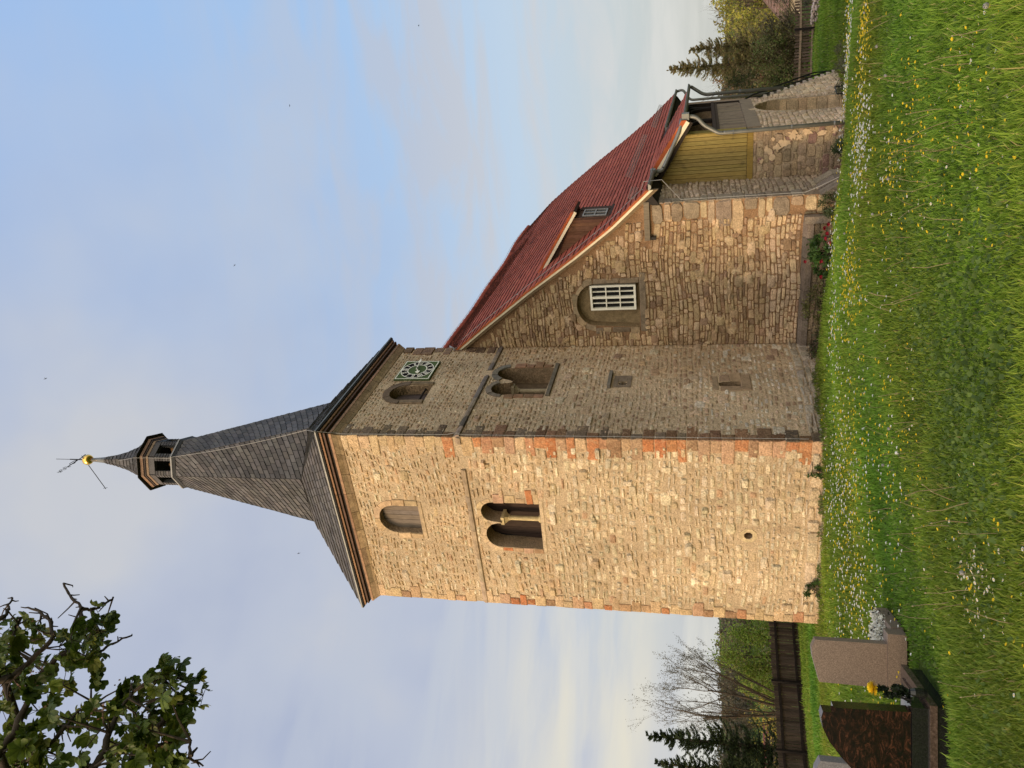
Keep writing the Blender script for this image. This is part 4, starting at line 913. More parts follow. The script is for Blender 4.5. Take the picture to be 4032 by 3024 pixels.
# open gallery: rail, balusters, posts, braces
b = MB(); r = random.Random(54)
b.mbox(FQ, (6.95, 1.00, -.1), (PY1-.1, 1.34, .03), (.26, .20, .14)); b.mbox(FQ, (7.0, 2.02, -.09), (PY1-.1, 2.09, -.01), (.075, .052, .038)); b.mbox(FQ, (6.98, 2.10, -.11), (PY1-.05, 2.19, .03), (.06, .04, .03))
gal = b.build('gallery_rail', M['wood'], church)
b = MB(); y = 7.05
while y < PY1-.2:
    b.mbox(FQ, (y, 1.345, -.07), (y+.055, 2.015, -.03), jit((.27, .21, .15), r, .15)); y += .085
b.build('balusters', M['wood'], gal)
b = MB()
for y, nm in ((8.75, 1), (10.75, 1), (7.0, 0), (PY1-.08, 0)):
    b.mbox(FQ, (y, 2.19 if nm else 1.0, -.11), (y+.11, 2.85, .0), (.035, .026, .02))
    if nm:
        for sg in (-1, 1):
            arc = [(5.09, y+.055+sg*(.05+.55*(1-math.cos(a))), 2.22+.6*math.sin(a)) for a in np.linspace(0, PI/2, 7)]
            for p, q_ in zip(arc, arc[1:]): b.beam(p, q_, .09, .11, col=(.03, .022, .018))
b.mbox(FQ, (6.95, 2.82, -.12), (PY1, 2.94, .0), (.03, .022, .018))
b.build('gallery_posts', M['wood'], gal)
# porch roof
b = MB(); r = random.Random(55); i = 0
for i in range(8):
    xt, xb = 4.28+(5.56-4.28)*i/8, 4.28+(5.56-4.28)*(i+1)/8; y = 6.45
    while y < 12.1:
        y1 = min(y+.175, 12.1); s_ = lambda x, y: pz(x)+.06-.015*(y-6.45)-(.10 if y > 9.5 else 0)*max(0, 1-(x-4.28)/1.3)*min((y-9.5)/1.5, 1)
        b.add([(xb, y, s_(xb, y)+.03), (xb, y1-.004, s_(xb, y1)+.03), (xt, y1-.004, s_(xt, y1)+.004), (xt, y, s_(xt, y)+.004), (xb, y, s_(xb, y)-.02), (xb, y1-.004, s_(xb, y1)-.02)], [(0, 1, 2, 3), (4, 5, 1, 0), (4, 0, 3), (5, 2, 1)], tp(r)); y = y1
    b.hexa([(xt, 6.42, pz(xt)-.03), (xb, 6.42, pz(xb)-.03), (xb, 6.5, pz(xb)-.03), (xt, 6.5, pz(xt)-.03), (xt, 6.42, pz(xt)+.075), (xb, 6.42, pz(xb)+.10), (xb, 6.5, pz(xb)+.10), (xt, 6.5, pz(xt)+.075)], jit((.40, .10, .035), r, .15))
b.hexa([(4.2, 6.5, pz(4.2)-.03), (5.5, 6.5, pz(5.5)-.03), (5.5, 12.05, pz(5.5)-.10), (4.2, 12.05, pz(4.2)-.2), (4.2, 6.5, pz(4.2)+.05), (5.54, 6.5, pz(5.54)+.05), (5.54, 12.05, pz(5.54)-.04), (4.2, 12.05, pz(4.2)-.10)], (.05, .03, .025))
prf = b.build('porch_roof', M['tile'], church)
b = MB(); b.beam((4.2, 6.43, pz(4.2)-.09), (5.52, 6.43, pz(5.52)-.09), .03, .10); b.build('verge_board', M['cream'], prf)
b = MB(); b.beam((4.0, 6.52, pz(4.1)-.2), (5.5, 6.52, pz(5.5)-.17), .08, .13, col=(.035, .026, .02)); b.build('porch_rafter', M['wood'], prf)
gutter(lambda y: (5.62, y, 2.93-.01*(y-6.5)), 6.5, 12.15, 'porch_gutter')
def pipe(pts, name, rad=.052, par=None, clips=()):
    b = MB(); P_ = [Vector(p) for p in pts]; out = [P_[0]]
    for a, m_, c_ in zip(P_, P_[1:], P_[2:]):
        l = min((m_-a).length, (c_-m_).length, .28)*.5; u = m_+(a-m_).normalized()*l; v = m_+(c_-m_).normalized()*l
        for k in range(6): t = k/5; out.append(u*(1-t)**2+m_*2*t*(1-t)+v*t*t)
    out.append(P_[-1]); b.tube(out, rad, 12)
    for c_ in clips: b.tube([Vector(c_)-Vector((0, 0, .015)), Vector(c_)+Vector((0, 0, .015))], rad+.008, 12)
    return b.build(name, M['zinc'], par or church, True)
pipe([(4.36, 6.25, 3.70), (4.36, 6.28, 3.50), (4.50, 6.33, 3.42), (5.35, 6.42, 3.02), (5.58, 6.55, 2.98)], 'transfer_pipe')
b = MB(); b.mbox(lambda s, t, d: (s, d, t), (4.29, 3.66, 6.15), (4.43, 3.80, 6.32)); b.mbox(lambda s, t, d: (s, d, t), (5.55, 2.80, 6.48), (5.71, 2.98, 6.72)); b.build('outlet_boxes', M['zinc'], church)
pipe([(5.63, 6.6, 2.85), (5.60, 6.58, 2.60), (5.40, 6.54, 2.45), (5.16, 6.52, 2.05), (5.16, 6.52, 1.85), (5.19, 6.52, -1.2)], 'downpipe', clips=((5.163, 6.52, 1.7), (5.175, 6.52, .3), (5.185, 6.52, -.7)))
pipe([(5.62, 12.05, 2.80), (5.5, 12.02, 2.62), (5.35, 12.0, 2.4), (5.35, 12.0, .0)], 'downpipe', clips=((5.35, 12.0, 2.1), (5.35, 12.0, 1.3)))
pipe([(4.36, YE-.1, 3.45), (4.42, YE-.1, 3.2), (4.0, YE-.3, 2.9), (4.0, YE-.3, -2)], 'downpipe')

CH_BR= {'A': [[4.28, -11.88, 7.77], [4.38, -11.58, 7.78], [4.43, -11.39, 7.77], [4.52, -11.16, 7.81], [4.58, -10.98, 7.83], [4.67, -10.78, 7.67], [4.68, -10.67, 7.65], [4.66, -10.6, 7.66], [4.68, -10.49, 7.79], [4.71, -10.37, 7.89], [4.72, -10.27, 8.1], [4.75, -10.15, 8.24]], 'A2': [[4.96, -10.62, 7.57], [4.91, -10.59, 7.52], [4.89, -10.53, 7.5], [4.87, -10.46, 7.49], [4.86, -10.38, 7.48]], 'A3': [[4.3, -10.34, 8.08], [4.18, -10.4, 7.88], [4.19, -10.29, 7.83], [4.19, -10.19, 7.7]], 'B': [[3.78, -11.56, 7.92], [3.91, -11.22, 7.9], [3.97, -11.02, 7.84], [3.99, -10.88, 7.82], [3.97, -10.81, 7.75]], 'C': [[4.31, -11.8, 6.94], [4.37, -11.59, 6.93], [4.38, -11.46, 6.93], [4.4, -11.32, 6.99], [4.43, -11.17, 7.02], [4.45, -11.04, 7.0], [4.43, -10.96, 7.02]], 'D': [[3.97, -11.57, 6.99], [4.03, -11.35, 6.96], [4.07, -11.18, 6.97], [4.13, -10.99, 6.84], [4.19, -10.8, 6.92], [4.24, -10.64, 7.04], [4.28, -10.5, 7.13]], 'E': [[3.95, -11.51, 6.65], [4.01, -11.29, 6.55], [4.01, -11.18, 6.51], [3.93, -11.19, 6.4]], 'E2': [[4.43, -11.45, 6.18], [4.44, -11.34, 6.24]], 'E3': [[3.85, -11.08, 6.63], [3.84, -10.98, 6.62]], 'F': [[4.6, -11.3, 8.18], [4.64, -11.14, 8.06], [4.61, -11.08, 8.01], [4.65, -10.93, 7.94], [4.73, -10.74, 7.84], [4.76, -10.62, 7.97], [4.76, -10.53, 8.14], [4.74, -10.46, 8.36]], 'G': [[4.67, -10.67, 8.63], [4.69, -10.56, 8.6], [4.68, -10.48, 8.59], [4.68, -10.39, 8.66], [4.68, -10.3, 8.71]], 'G2': [[4.32, -10.86, 8.36], [4.43, -10.63, 8.51], [4.47, -10.48, 8.62], [4.5, -10.37, 8.64]], 'D2': [[4.18, -11.25, 6.88], [4.14, -11.2, 6.74], [4.11, -11.12, 6.62], [4.09, -11.06, 6.62]]}
CH_CL= [[4.49, -10.58, 8.26], [4.31, -10.49, 8.2], [4.14, -10.25, 8.08], [4.86, -10.76, 7.31], [4.33, -10.65, 7.75], [4.24, -10.67, 7.7], [4.6, -11.06, 7.75], [4.88, -11.31, 7.2], [3.82, -10.62, 8.37], [4.73, -10.88, 8.14], [4.62, -10.99, 8.16], [4.21, -10.31, 8.87], [4.19, -10.97, 8.38], [4.21, -11.21, 8.15], [3.95, -10.89, 8.25], [4.74, -11.45, 7.26], [3.97, -11.01, 7.96], [4.4, -11.15, 7.31], [4.7, -11.37, 6.88], [4.02, -11.04, 7.57], [3.75, -10.82, 7.93], [4.42, -11.52, 7.59], [3.97, -11.19, 7.94], [4.29, -11.5, 7.49], [3.77, -11.24, 8.15], [3.82, -11.2, 7.78], [4.38, -11.54, 7.08], [4.0, -10.7, 7.46], [4.15, -10.86, 7.15], [4.03, -10.97, 7.29], [4.01, -10.69, 7.26], [4.52, -10.87, 6.83], [4.19, -10.6, 6.97], [3.97, -10.62, 6.96], [4.78, -11.22, 6.38], [3.94, -10.73, 6.95], [4.37, -11.14, 6.74], [4.28, -11.09, 6.54], [4.6, -11.38, 6.6], [3.97, -11.03, 7.16], [4.38, -11.36, 6.81], [3.8, -10.89, 7.08], [4.41, -11.37, 6.35], [4.08, -11.19, 6.77], [4.24, -11.32, 6.52], [4.0, -11.18, 7.22], [4.42, -11.54, 6.72], [4.46, -11.51, 6.58], [3.82, -11.15, 6.95], [3.8, -11.17, 7.07], [4.37, -10.77, 8.29], [4.02, -10.47, 8.45], [4.79, -11.0, 7.43], [3.98, -10.68, 8.64], [4.7, -11.2, 7.68], [3.87, -10.58, 6.99], [4.46, -10.54, 8.7], [4.4, -10.65, 8.62], [3.86, -10.58, 8.98], [3.71, -11.23, 8.38], [3.78, -11.1, 8.41], [4.9, -11.17, 8.02], [4.36, -11.22, 8.26], [4.48, -11.71, 7.72], [4.3, -11.74, 7.32], [4.3, -11.69, 6.92], [3.6, -11.23, 7.22], [4.96, -10.95, 7.4], [4.76, -10.85, 7.47], [4.64, -10.6, 8.13]]
# ------------------------------------------------------------------ stairs on the far side of the porch
st = thing('stone_stairs', (4.7, 13.8, Z0(4.7, 13.8)), 'stepped rubble stone stair wall falling away beyond the porch arch', 'stairs')
b = MB(); r = random.Random(61)
prof_ = [(11.62, .66), (16.2, -2.15), (16.2, -3.2), (11.62, -3.2)]
wall(b, FQ, prof_, [], (.42, .32, .21)); b.add([(5.15, 16.2, -3.2), (4.2, 16.2, -3.2), (4.2, 16.2, -2.2), (5.15, 16.2, -2.2)], [(0, 1, 2, 3)], (.3, .22, .14)); b.add([(4.2, 11.62, -3), (4.2, 16.2, -3), (4.2, 16.2, -2.2), (4.2, 11.62, .6)], [(0, 1, 2, 3)], (.3, .22, .14))
stones(b, FQ, (11.65, -2.6, 16.2, .6), (.13, .24), (.18, .4), .045, .02, lambda s, t, r: jit((.58, .445, .30), r, .15), r, lambda s, t: pip((s, t), prof_), .0, .15, .85)
b.build('flank_wall', M['rubble2'], st)
for i in range(12):
    b = MB(); y0 = 11.62+i*.38; z0 = .60-i*.235; b.box((4.2, y0, z0-.1), (5.19, y0+.40, z0), jit((.45, .37, .28), r, .12)); b.build('step', M['dressed'], st)
b = MB()
for dz_ in (0, -.42):
    b.tube([(5.12, 11.3, 1.35+dz_*.8), (5.12, 12.57, .90+dz_), (5.12, 13.74, .20+dz_), (5.12, 15.02, -.52+dz_), (5.12, 16.5, -1.45+dz_)], .026, 6)
b.tube([(5.12, 16.5, -1.45), (5.12, 16.55, -2.4)], .022, 6)
for y_, z_ in ((12.2, 1.02), (13.4, .40), (14.6, -.28), (15.8, -1.0)): b.tube([(5.12, y_, z_), (5.12, y_, z_-.85)], .016, 6)
b.build('railing', M['iron'], st)
hr = thing('door_handrail', (5.6, 8.9, Z0(5.6, 8.9)), 'short black iron rail standing by the arched porch doorway', 'handrail')
b = MB(); b.tube([(5.6, 8.3, Z0(5.6, 8.3)), (5.6, 8.3, -.98), (5.6, 9.55, -1.12), (5.6, 9.55, Z0(5.6, 9.5))], .016, 6); b.build('rail', M['iron'], hr)

# ------------------------------------------------------------------ fences
def fence(p0, p1, hgt, lab, seed, posts, postc, railc, pc, rails=(.22, .80), front=1, top=0, gap=.012):
    p0 = Vector(p0); p1 = Vector(p1); d = (p1-p0); Ln = d.length; d.normalize(); nrm = Vector((d.y, -d.x)) * front; r = random.Random(seed)
    mid = (p0+p1)/2; t = thing('wooden_fence', (mid.x, mid.y, Z0(mid.x, mid.y)), lab, 'fence')
    b = MB(); s = 0
    while s < Ln:
        wd = r.uniform(.075, .10); a = p0+d*s; z = Z0(a.x, a.y); h = hgt*r.uniform(.97, 1.02)+top
        F = lambda u, tt, dd: (a.x+d.x*u+nrm.x*dd, a.y+d.y*u+nrm.y*dd, z+tt)
        b.prism([(0, .03), (wd, .03), (wd, h-.03), (wd/2, h), (0, h-.03)], F, -.012, .012, jit(pc, r, .3)); s += wd+gap*r.uniform(.4, 2)
    b.build('picket_panel', M['fence'], t)
    b = MB(); n = 14
    for k in rails:
        for i in range(n):
            A = p0+d*(Ln*i/n)+nrm*.05; B = p0+d*(Ln*(i+1)/n)+nrm*.05; b.beam((A.x, A.y, Z0(A.x, A.y)+hgt*k), (B.x, B.y, Z0(B.x, B.y)+hgt*k), .05, .09, col=railc)
    b.build('rail', M['fence'], t)
    for s in posts:
        a = p0+d*s+nrm*.10; b = MB(); z = Z0(a.x, a.y); b.box((a.x-.045, a.y-.045, z-.1), (a.x+.045, a.y+.045, z+hgt*1.03), postc); b.build('post', M['fence'], t)
    return t
fence((-12.3, 14.3), (-19.2, -1.6), 1.16, 'dark weathered picket fence left of the tower behind the graves', 71, [.3+2.45*k for k in range(7)], (.018, .014, .011), (.024, .018, .014), (.075, .055, .040), front=-1)
fence((11.5, 30.6), (1.0, 27.4), .98, 'brown picket fence with two pale rails at the right lawn edge', 72, [.4+2.9*k for k in range(4)], (.02, .016, .014), (.26, .19, .13), (.10, .07, .05), rails=(.17, .72), front=-1, gap=.05)

# ------------------------------------------------------------------ gravestones
e_ = Vector((.88, .47, 0)).normalized(); f_ = Vector((-.47, .88, 0)).normalized()
def granite(name, c1, c2, c3, sc_=60, vein=False, rough=.22, fn=.5):
    m = bpy.data.materials.new(name); m.use_nodes = True; t = m.node_tree; K = t.links.new; bs_ = t.nodes['Principled BSDF']; tc = N(t, 'ShaderNodeTexCoord')
    n = N(t, 'ShaderNodeTexNoise'); n.inputs['Scale'].default_value = sc_; n.inputs['Detail'].default_value = 6; n.inputs['Roughness'].default_value = .7
    if vein:
        mp = N(t, 'ShaderNodeMapping'); mp.inputs['Scale'].default_value = (1, 1, 2.2); mp.inputs['Rotation'].default_value = (.5, .6, .3); K(tc.outputs['Object'], mp.inputs[0]); K(mp.outputs[0], n.inputs['Vector']); n.inputs['Distortion'].default_value = 2.2
    else: K(tc.outputs['Object'], n.inputs['Vector'])
    r_ = ramp(t, [(.40, c1), (.54, c2), (.68, c3)]); K(n.outputs['Fac'], r_.inputs[0]); col = r_.outputs[0]
    n2 = N(t, 'ShaderNodeTexNoise'); n2.inputs['Scale'].default_value = 220; n2.inputs['Detail'].default_value = 2; K(tc.outputs['Object'], n2.inputs['Vector'])
    mr = N(t, 'ShaderNodeMapRange'); mr.inputs[1].default_value = .3; mr.inputs[2].default_value = .7; mr.inputs[3].default_value = 1-fn; mr.inputs[4].default_value = 1+fn; K(n2.outputs['Fac'], mr.inputs[0])
    K(mixc(t, 1., col, mr.outputs[0], 'MULTIPLY'), bs_.inputs['Base Color']); bs_.inputs['Roughness'].default_value = rough
    return m
M['gran_br'] = granite('brown granite', (.13, .095, .07), (.21, .155, .115), (.27, .205, .15), 90, False, .5)
M['gran_pol'] = granite('polished brown granite', (.045, .03, .024), (.085, .06, .048), (.12, .085, .07), 40, False, .13, .3)
M['gran_dk'] = granite('red veined black granite', (.006, .005, .005), (.018, .009, .007), (.085, .034, .020), 6, True, .16, .5)
M['gran_bk'] = granite('black granite', (.010, .011, .010), (.014, .015, .014), (.02, .02, .019), 60, False, .12, .3)
M['gran_gy'] = granite('grey granite', (.12, .12, .13), (.18, .175, .18), (.24, .235, .23), 70, False, .4)
def G(o, s, f, z): v = Vector(o)+e_*s+f_*f; return (v.x, v.y, z)
def gbox(b, o, s0, s1, f0, f1, z0, z1): b.hexa([G(o, s0, f0, z0), G(o, s1, f0, z0), G(o, s1, f1, z0), G(o, s0, f1, z0), G(o, s0, f0, z1), G(o, s1, f0, z1), G(o, s1, f1, z1), G(o, s0, f1, z1)])
# brown stone
o1 = (1.92, -8.06, 0); g1_ = thing('gravestone', G(o1, .3, .1, .45), 'plain brown granite gravestone with convex top on its plinth', 'gravestone', 'gravestones seen from behind')
b = MB(); b.prism([(0, .592), (.48, .592), (.475, 1.325), (.38, 1.365), (.28, 1.355), (.01, 1.285)], lambda s, t, d: G(o1, s, d, t), .03, .15); b.build('headstone', M['gran_br'], g1_)
b = MB(); gbox(b, o1, -.02, .60, 0, .22, .40, .59); b.build('plinth', M['gran_br'], g1_)
b = MB(); gbox(b, o1, .55, .61, .222, 1.0, .38, .51); gbox(b, o1, -.03, .03, .222, 1.0, .38, .50); gbox(b, o1, .031, .549, .94, 1.0, .36, .49); b.build('kerb', M['gran_br'], g1_)
b = MB(); gbox(b, o1, .031, .549, .223, .939, .30, .44); b.build('planting_bed', M['bark'], g1_)
# dark stone
o2 = (2.98, -9.15, 0); g2_ = thing('gravestone', G(o2, -.5, .1, .48), 'polished black gravestone with red veins and stepped sloping top', 'gravestone', 'gravestones seen from behind')
b = MB(); b.prism([(-.95, .705), (-.10, .705), (-.12, 1.36), (-.165, 1.36), (-.165, 1.455), (-.22, 1.47), (-.32, 1.455), (-.44, 1.40), (-.57, 1.30), (-.72, 1.16), (-.95, 1.02)], lambda s, t, d: G(o2, s, d, t), .06, .22); b.build('headstone', M['gran_dk'], g2_)
b = MB(); gbox(b, o2, -1.0, -.045, .035, .30, .562, .70); b.build('plinth', M['gran_bk'], g2_)
b = MB(); gbox(b, o2, -1.05, 0, 0, .10, .50, .56); gbox(b, o2, -.10, 0, .102, 1.05, .50, .56); gbox(b, o2, -1.05, -.95, .102, 1.05, .50, .56); gbox(b, o2, -.948, -.102, .95, 1.05, .50, .56); b.build('kerb', M['gran_pol'], g2_)
b = MB(); gbox(b, o2, -.948, -.102, .303, .949, .40, .575); b.build('cover_slab', M['gran_pol'], g2_)
b = MB(); gbox(b, o2, -1.03, -.03, .03, 1.02, .20, .499); b.build('shadow_foundation', M['gran_bk'], g2_)  # black colour stands in for the shadow gap under the kerb
# pale stone at the picture edge
o3 = (1.47, -8.69, 0)
g3_ = thing('gravestone', (1.2, -8.8, Z0(1.2, -8.8)), 'grey granite gravestone cut off by the picture edge behind the black one', 'gravestone', 'gravestones seen from behind')
b = MB(); b.prism([(-.6, .55), (0.0, .55), (0.0, 1.33), (-.1, 1.38), (-.3, 1.40), (-.6, 1.34)], lambda s, t, d: G(o3, s, d, t), .0, .14); b.build('headstone', M['gran_gy'], g3_)
b = MB(); gbox(b, o3, -.7, .06, -.04, .2, .2, .548); b.build('plinth', M['gran_gy'], g3_)

# ------------------------------------------------------------------ leaf-sized geometry
rg = np.random.default_rng(9)
def quads(C_, size, rng, asp=.6, nrm=None, up_bias=0):
    n = len(C_); a = rng.normal(size=(n, 3)); a[:, 2] += up_bias; a /= np.linalg.norm(a, axis=1)[:, None]
    c = rng.normal(size=(n, 3)); c -= (c*a).sum(1)[:, None]*a; c /= np.linalg.norm(c, axis=1)[:, None]
    s = (size*rng.uniform(.6, 1.3, n))[:, None]
    p = [C_-a*s*.5, C_+c*s*asp*.5-a*s*.05, C_+a*s*.5, C_-c*s*asp*.5-a*s*.05]
    V = np.stack(p, 1).reshape(-1, 3); return V, np.arange(n*4).reshape(n, 4)
def clouds(spec, size, pal, rng, asp=.6):
    """spec: (cx,cy,cz, rx,ry,rz, n). leaves gather in clumps with holes between"""
    Cs, Cc = [], []
    for (cx, cy, cz, rx, ry, rz_, n) in spec:
        k = max(5, n//70); d = rng.normal(size=(k, 3)); d /= np.linalg.norm(d, axis=1)[:, None]; d *= rng.uniform(.35, 1, k)[:, None]**.6
        w_ = rng.integers(0, k, n); off = rng.normal(size=(n, 3))*.17; P_ = (d[w_]+off)*np.array([rx, ry, rz_])+np.array([cx, cy, cz])
        tint = rng.uniform(.7, 1.3, k)[w_]; pi = rng.integers(0, len(pal), n)
        Cs.append(P_); Cc.append(np.array(pal)[pi]*tint[:, None])
    P_ = np.concatenate(Cs); V, F = quads(P_, size, rng, asp); return V, F, np.concatenate(Cc)
def shrub(name, spec, size, pal, lab, cat, trunk=None, group=None, mat_='leaf', asp=.6, seed=1, part='foliage'):
    rng = np.random.default_rng(seed); s0 = spec[0]; t = thing(name, (s0[0], s0[1], Z0(s0[0], s0[1])), lab, cat, group)
    V, F, C_ = clouds(spec, size, pal, rng, asp); np_mesh(part, V, F, C_, M[mat_], t)
    b = MB(); r = random.Random(seed); base = Vector((s0[0], s0[1], Z0(s0[0], s0[1])))
    for s in spec:
        for k in range(5):
            e = Vector((s[0]+r.uniform(-.6, .6)*s[3], s[1]+r.uniform(-.6, .6)*s[4], s[2]+r.uniform(-.2, .7)*s[5])); m_ = base*.5+e*.5+Vector((r.uniform(-.1, .1), r.uniform(-.1, .1), r.uniform(0, .2)))*s[3]
            w0 = trunk or .02; b.tube([base, m_, e], [w0, w0*.6, w0*.2], 6)
    b.build('stems', M['barkp'], t, True); return t
GR = [(.06, .10, .02), (.08, .12, .025), (.05, .085, .02), (.10, .13, .03)]
BR = [(.12, .10, .045), (.09, .09, .03), (.15, .12, .06), (.08, .11, .03)]
# peony with its flowers
peo = shrub('peony', [(2.75, 4.05, -.22, .42, .30, .26, 900), (2.4, 4.1, -.3, .3, .25, .2, 350)], .11, [(.055, .12, .025), (.075, .15, .03), (.04, .09, .02)], 'bright green peony bush with dark red blooms below the gable wall', 'shrub', seed=2, asp=.35)
r = random.Random(3)
for (x, y, z) in ((3.33, 3.95, -.28), (3.22, 3.9, -.33), (3.12, 3.85, -.30), (3.02, 3.8, -.38), (2.60, 3.72, -.22), (2.52, 4.0, .10), (3.42, 3.95, -.36), (2.2, 3.8, -.25)):
    b = MB()
    for k in range(26):
        a, c_ = r.uniform(0, 6.28), r.uniform(0, 1.4); R_ = .05*r.uniform(.7, 1.1); n_ = Vector((math.cos(a)*math.sin(c_), math.sin(a)*math.sin(c_), math.cos(c_))); q_ = n_.cross(Vector((r.random(), r.random(), r.random()))).normalized()*.028; w_ = n_.cross(q_).normalized()*.028; p = Vector((x, y, z))+n_*R_
        b.add([p-q_, p-w_, p+q_, p+w_], [(0, 1, 2, 3)], jit((.22, .008, .02), r, .3))
    b.build('bloom', M['petal'], peo)
shrub('garden_shrub', [(1.35, 4.05, -.22, .62, .3, .30, 1300)], .06, [(.16, .15, .05), (.12, .13, .04), (.20, .16, .08), (.09, .10, .03)], 'loose brownish green shrub in the middle of the gable base', 'shrub', seed=4)
shrub('garden_shrub', [(.42, 4.0, -.30, .45, .35, .30, 1000)], .06, [(.10, .09, .05), (.13, .09, .06), (.06, .07, .03)], 'dark reddish shrub in the corner of tower and gable', 'shrub', seed=5)
shrub('grass_tuft', [(3.78, 4.35, -.42, .35, .25, .25, 700)], .12, [(.06, .085, .03), (.08, .10, .04)], 'dark green herb clump at the gable wall corner', 'plant', seed=6, asp=.15)
shrub('grass_tuft', [(4.75, 6.2, -.80, .30, .25, .28, 700)], .14, [(.06, .09, .035), (.08, .11, .05)], 'spiky green herb clump below the plastered porch wall', 'plant', seed=7, asp=.15)
shrub('wall_plant', [(-.72, -.10, .16, .16, .08, .22, 260)], .06, [(.07, .12, .03), (.05, .09, .02)], 'green weed growing from tower footing near the corner', 'plant', seed=8)
shrub('wall_plant', [(-3.95, -.12, .08, .32, .10, .20, 380)], .06, [(.07, .12, .03), (.05, .09, .02)], 'green weed on the tower footing under the left corner', 'plant', seed=9)
# heather and grave vase
hx = Vector(G(o1, .30, .58, .53)); t = thing('heather', tuple(hx), 'white flowering heather on the bed of the brown gravestone', 'flowers')
rng = np.random.default_rng(10); V, F, C_ = clouds([(hx.x, hx.y, .54, .26, .32, .07, 2600), (hx.x+.1, hx.y+.1, .55, .18, .26, .09, 1400)], .034, [(1, 1, 1)], rng, .9); C_ = np.where(rng.random(len(C_)) < .12, .06, .84)[:, None]*np.array([1, .98, .86]); np_mesh('blossom', V, F, C_, M['petal'], t)
V, F, C_ = clouds([(hx.x, hx.y, .45, .25, .33, .05, 900)], .03, [(.02, .03, .015), (.03, .04, .02)], rng, .5); np_mesh('foliage', V, F, C_, M['leaf'], t)
vb = Vector((2.985, -9.02, .56)); t = thing('grave_vase', tuple(vb), 'dark vase bouquet topped by yellow chrysanthemum beside the black gravestone', 'vase')
b = MB(); n = 14; prf_ = [(.035, 0), (.045, .03), (.04, .10), (.03, .14)]
for i in range(3):
    for j in range(n):
        a, a2 = 2*PI*j/n, 2*PI*(j+1)/n; (r0, h0), (r1, h1) = prf_[i], prf_[i+1]; b.add([(vb.x+r0*math.cos(a), vb.y+r0*math.sin(a), vb.z+h0), (vb.x+r0*math.cos(a2), vb.y+r0*math.sin(a2), vb.z+h0), (vb.x+r1*math.cos(a2), vb.y+r1*math.sin(a2), vb.z+h1), (vb.x+r1*math.cos(a), vb.y+r1*math.sin(a), vb.z+h1)], [(0, 1, 2, 3)])
b.build('vase', M['gran_bk'], t, True)
V, F, C_ = clouds([(vb.x, vb.y, .86, .055, .055, .16, 420), (vb.x-.01, vb.y, .74, .05, .05, .08, 160)], .055, [(.015, .03, .012), (.01, .015, .01), (.03, .05, .02)], rng, .55); np_mesh('foliage', V, F, C_, M['leaf'], t)
b = MB(); r = random.Random(12); fc = Vector((vb.x+.01, vb.y, 1.005))
for k in range(420):
    a, c_ = r.uniform(0, 6.28), math.acos(r.uniform(-.35, 1)); n_ = Vector((math.cos(a)*math.sin(c_), math.sin(a)*math.sin(c_), math.cos(c_)*.85)); q_ = n_.cross(Vector((0, .3, 1))).normalized()*.0035; R_ = r.uniform(.055, .075)
    b.add([fc+n_*.01-q_, fc+n_*.01+q_, fc+n_*R_+q_*1.6, fc+n_*R_-q_*1.6], [(0, 1, 2, 3)], jit((.92, .70, .04), r, .10))
b.build('bloom', M['petal'], t)
b = MB()
for k in range(5):
    a = k*1.3; pts = [Vector((vb.x-.03, vb.y-.04, .74))+Vector((math.cos(a)*u*.05*math.sin(u*2.2), -.01-.02*u, .05*math.sin(u*2.8+k)*.8)) for u in np.linspace(0, 1.1, 7)]; b.tube(pts, .006, 5)
b.build('ribbon', M['iron'], t)
# sign-like white paper on the slab
b = MB(); b.hexa([G(o2, -.16, .31, .577), G(o2, -.11, .31, .577), G(o2, -.11, .40, .577), G(o2, -.16, .40, .577), G(o2, -.155, .32, .60), G(o2, -.115, .32, .60), G(o2, -.115, .39, .60), G(o2, -.155, .39, .60)])
b.build('grave_card', M['white'], label='small white card lying on the black grave slab', cat='card')

# gravel and soil along the wall foot, with weeds
rng = np.random.default_rng(77); n = 5200
x = np.r_[rng.uniform(-W-.1, .3, 3000), np.abs(rng.normal(.12, .12, 2200))+.03]; y = np.r_[-np.abs(rng.normal(.12, .10, 3000))-.03, rng.uniform(-.2, 4.4, 2200)]
z = zg(x, y)+.012+rng.uniform(0, .02, n); V, F = quads(np.stack([x, y, z], 1), .045, rng, .9); kk_ = rng.integers(0, 3, n)
np_mesh('gravel', V, F, np.array([(.42, .33, .22), (.34, .27, .19), (.22, .17, .11)])[kk_], M['dressed'], kind='stuff', label='pale gravel and soil strip along the foot of the tower', cat='gravel')
n = 2600; x = np.r_[rng.uniform(-W, .1, 1300), np.abs(rng.normal(.1, .10, 1300))+.02]; y = np.r_[-np.abs(rng.normal(.10, .1, 1300))-.02, rng.uniform(0, 4.5, 1300)]
m_ = vn(x, y, 4, 9) > .52 if 'vn' in globals() else np.sin(x*7+y*5)+np.sin(x*3.1-y*4.2) > .35; x, y = x[m_], y[m_]; n = len(x); z = zg(x, y)+rng.uniform(.01, .13, n)
V, F = quads(np.stack([x, y, z], 1), .07, rng, .35, up_bias=2); np_mesh('wall_weeds', V, F, np.array([(.09, .14, .03), (.12, .16, .04), (.15, .14, .06)])[rng.integers(0, 3, n)], M['leaf'], kind='stuff', label='low weeds sprouting along the foot of the tower walls', cat='weeds')

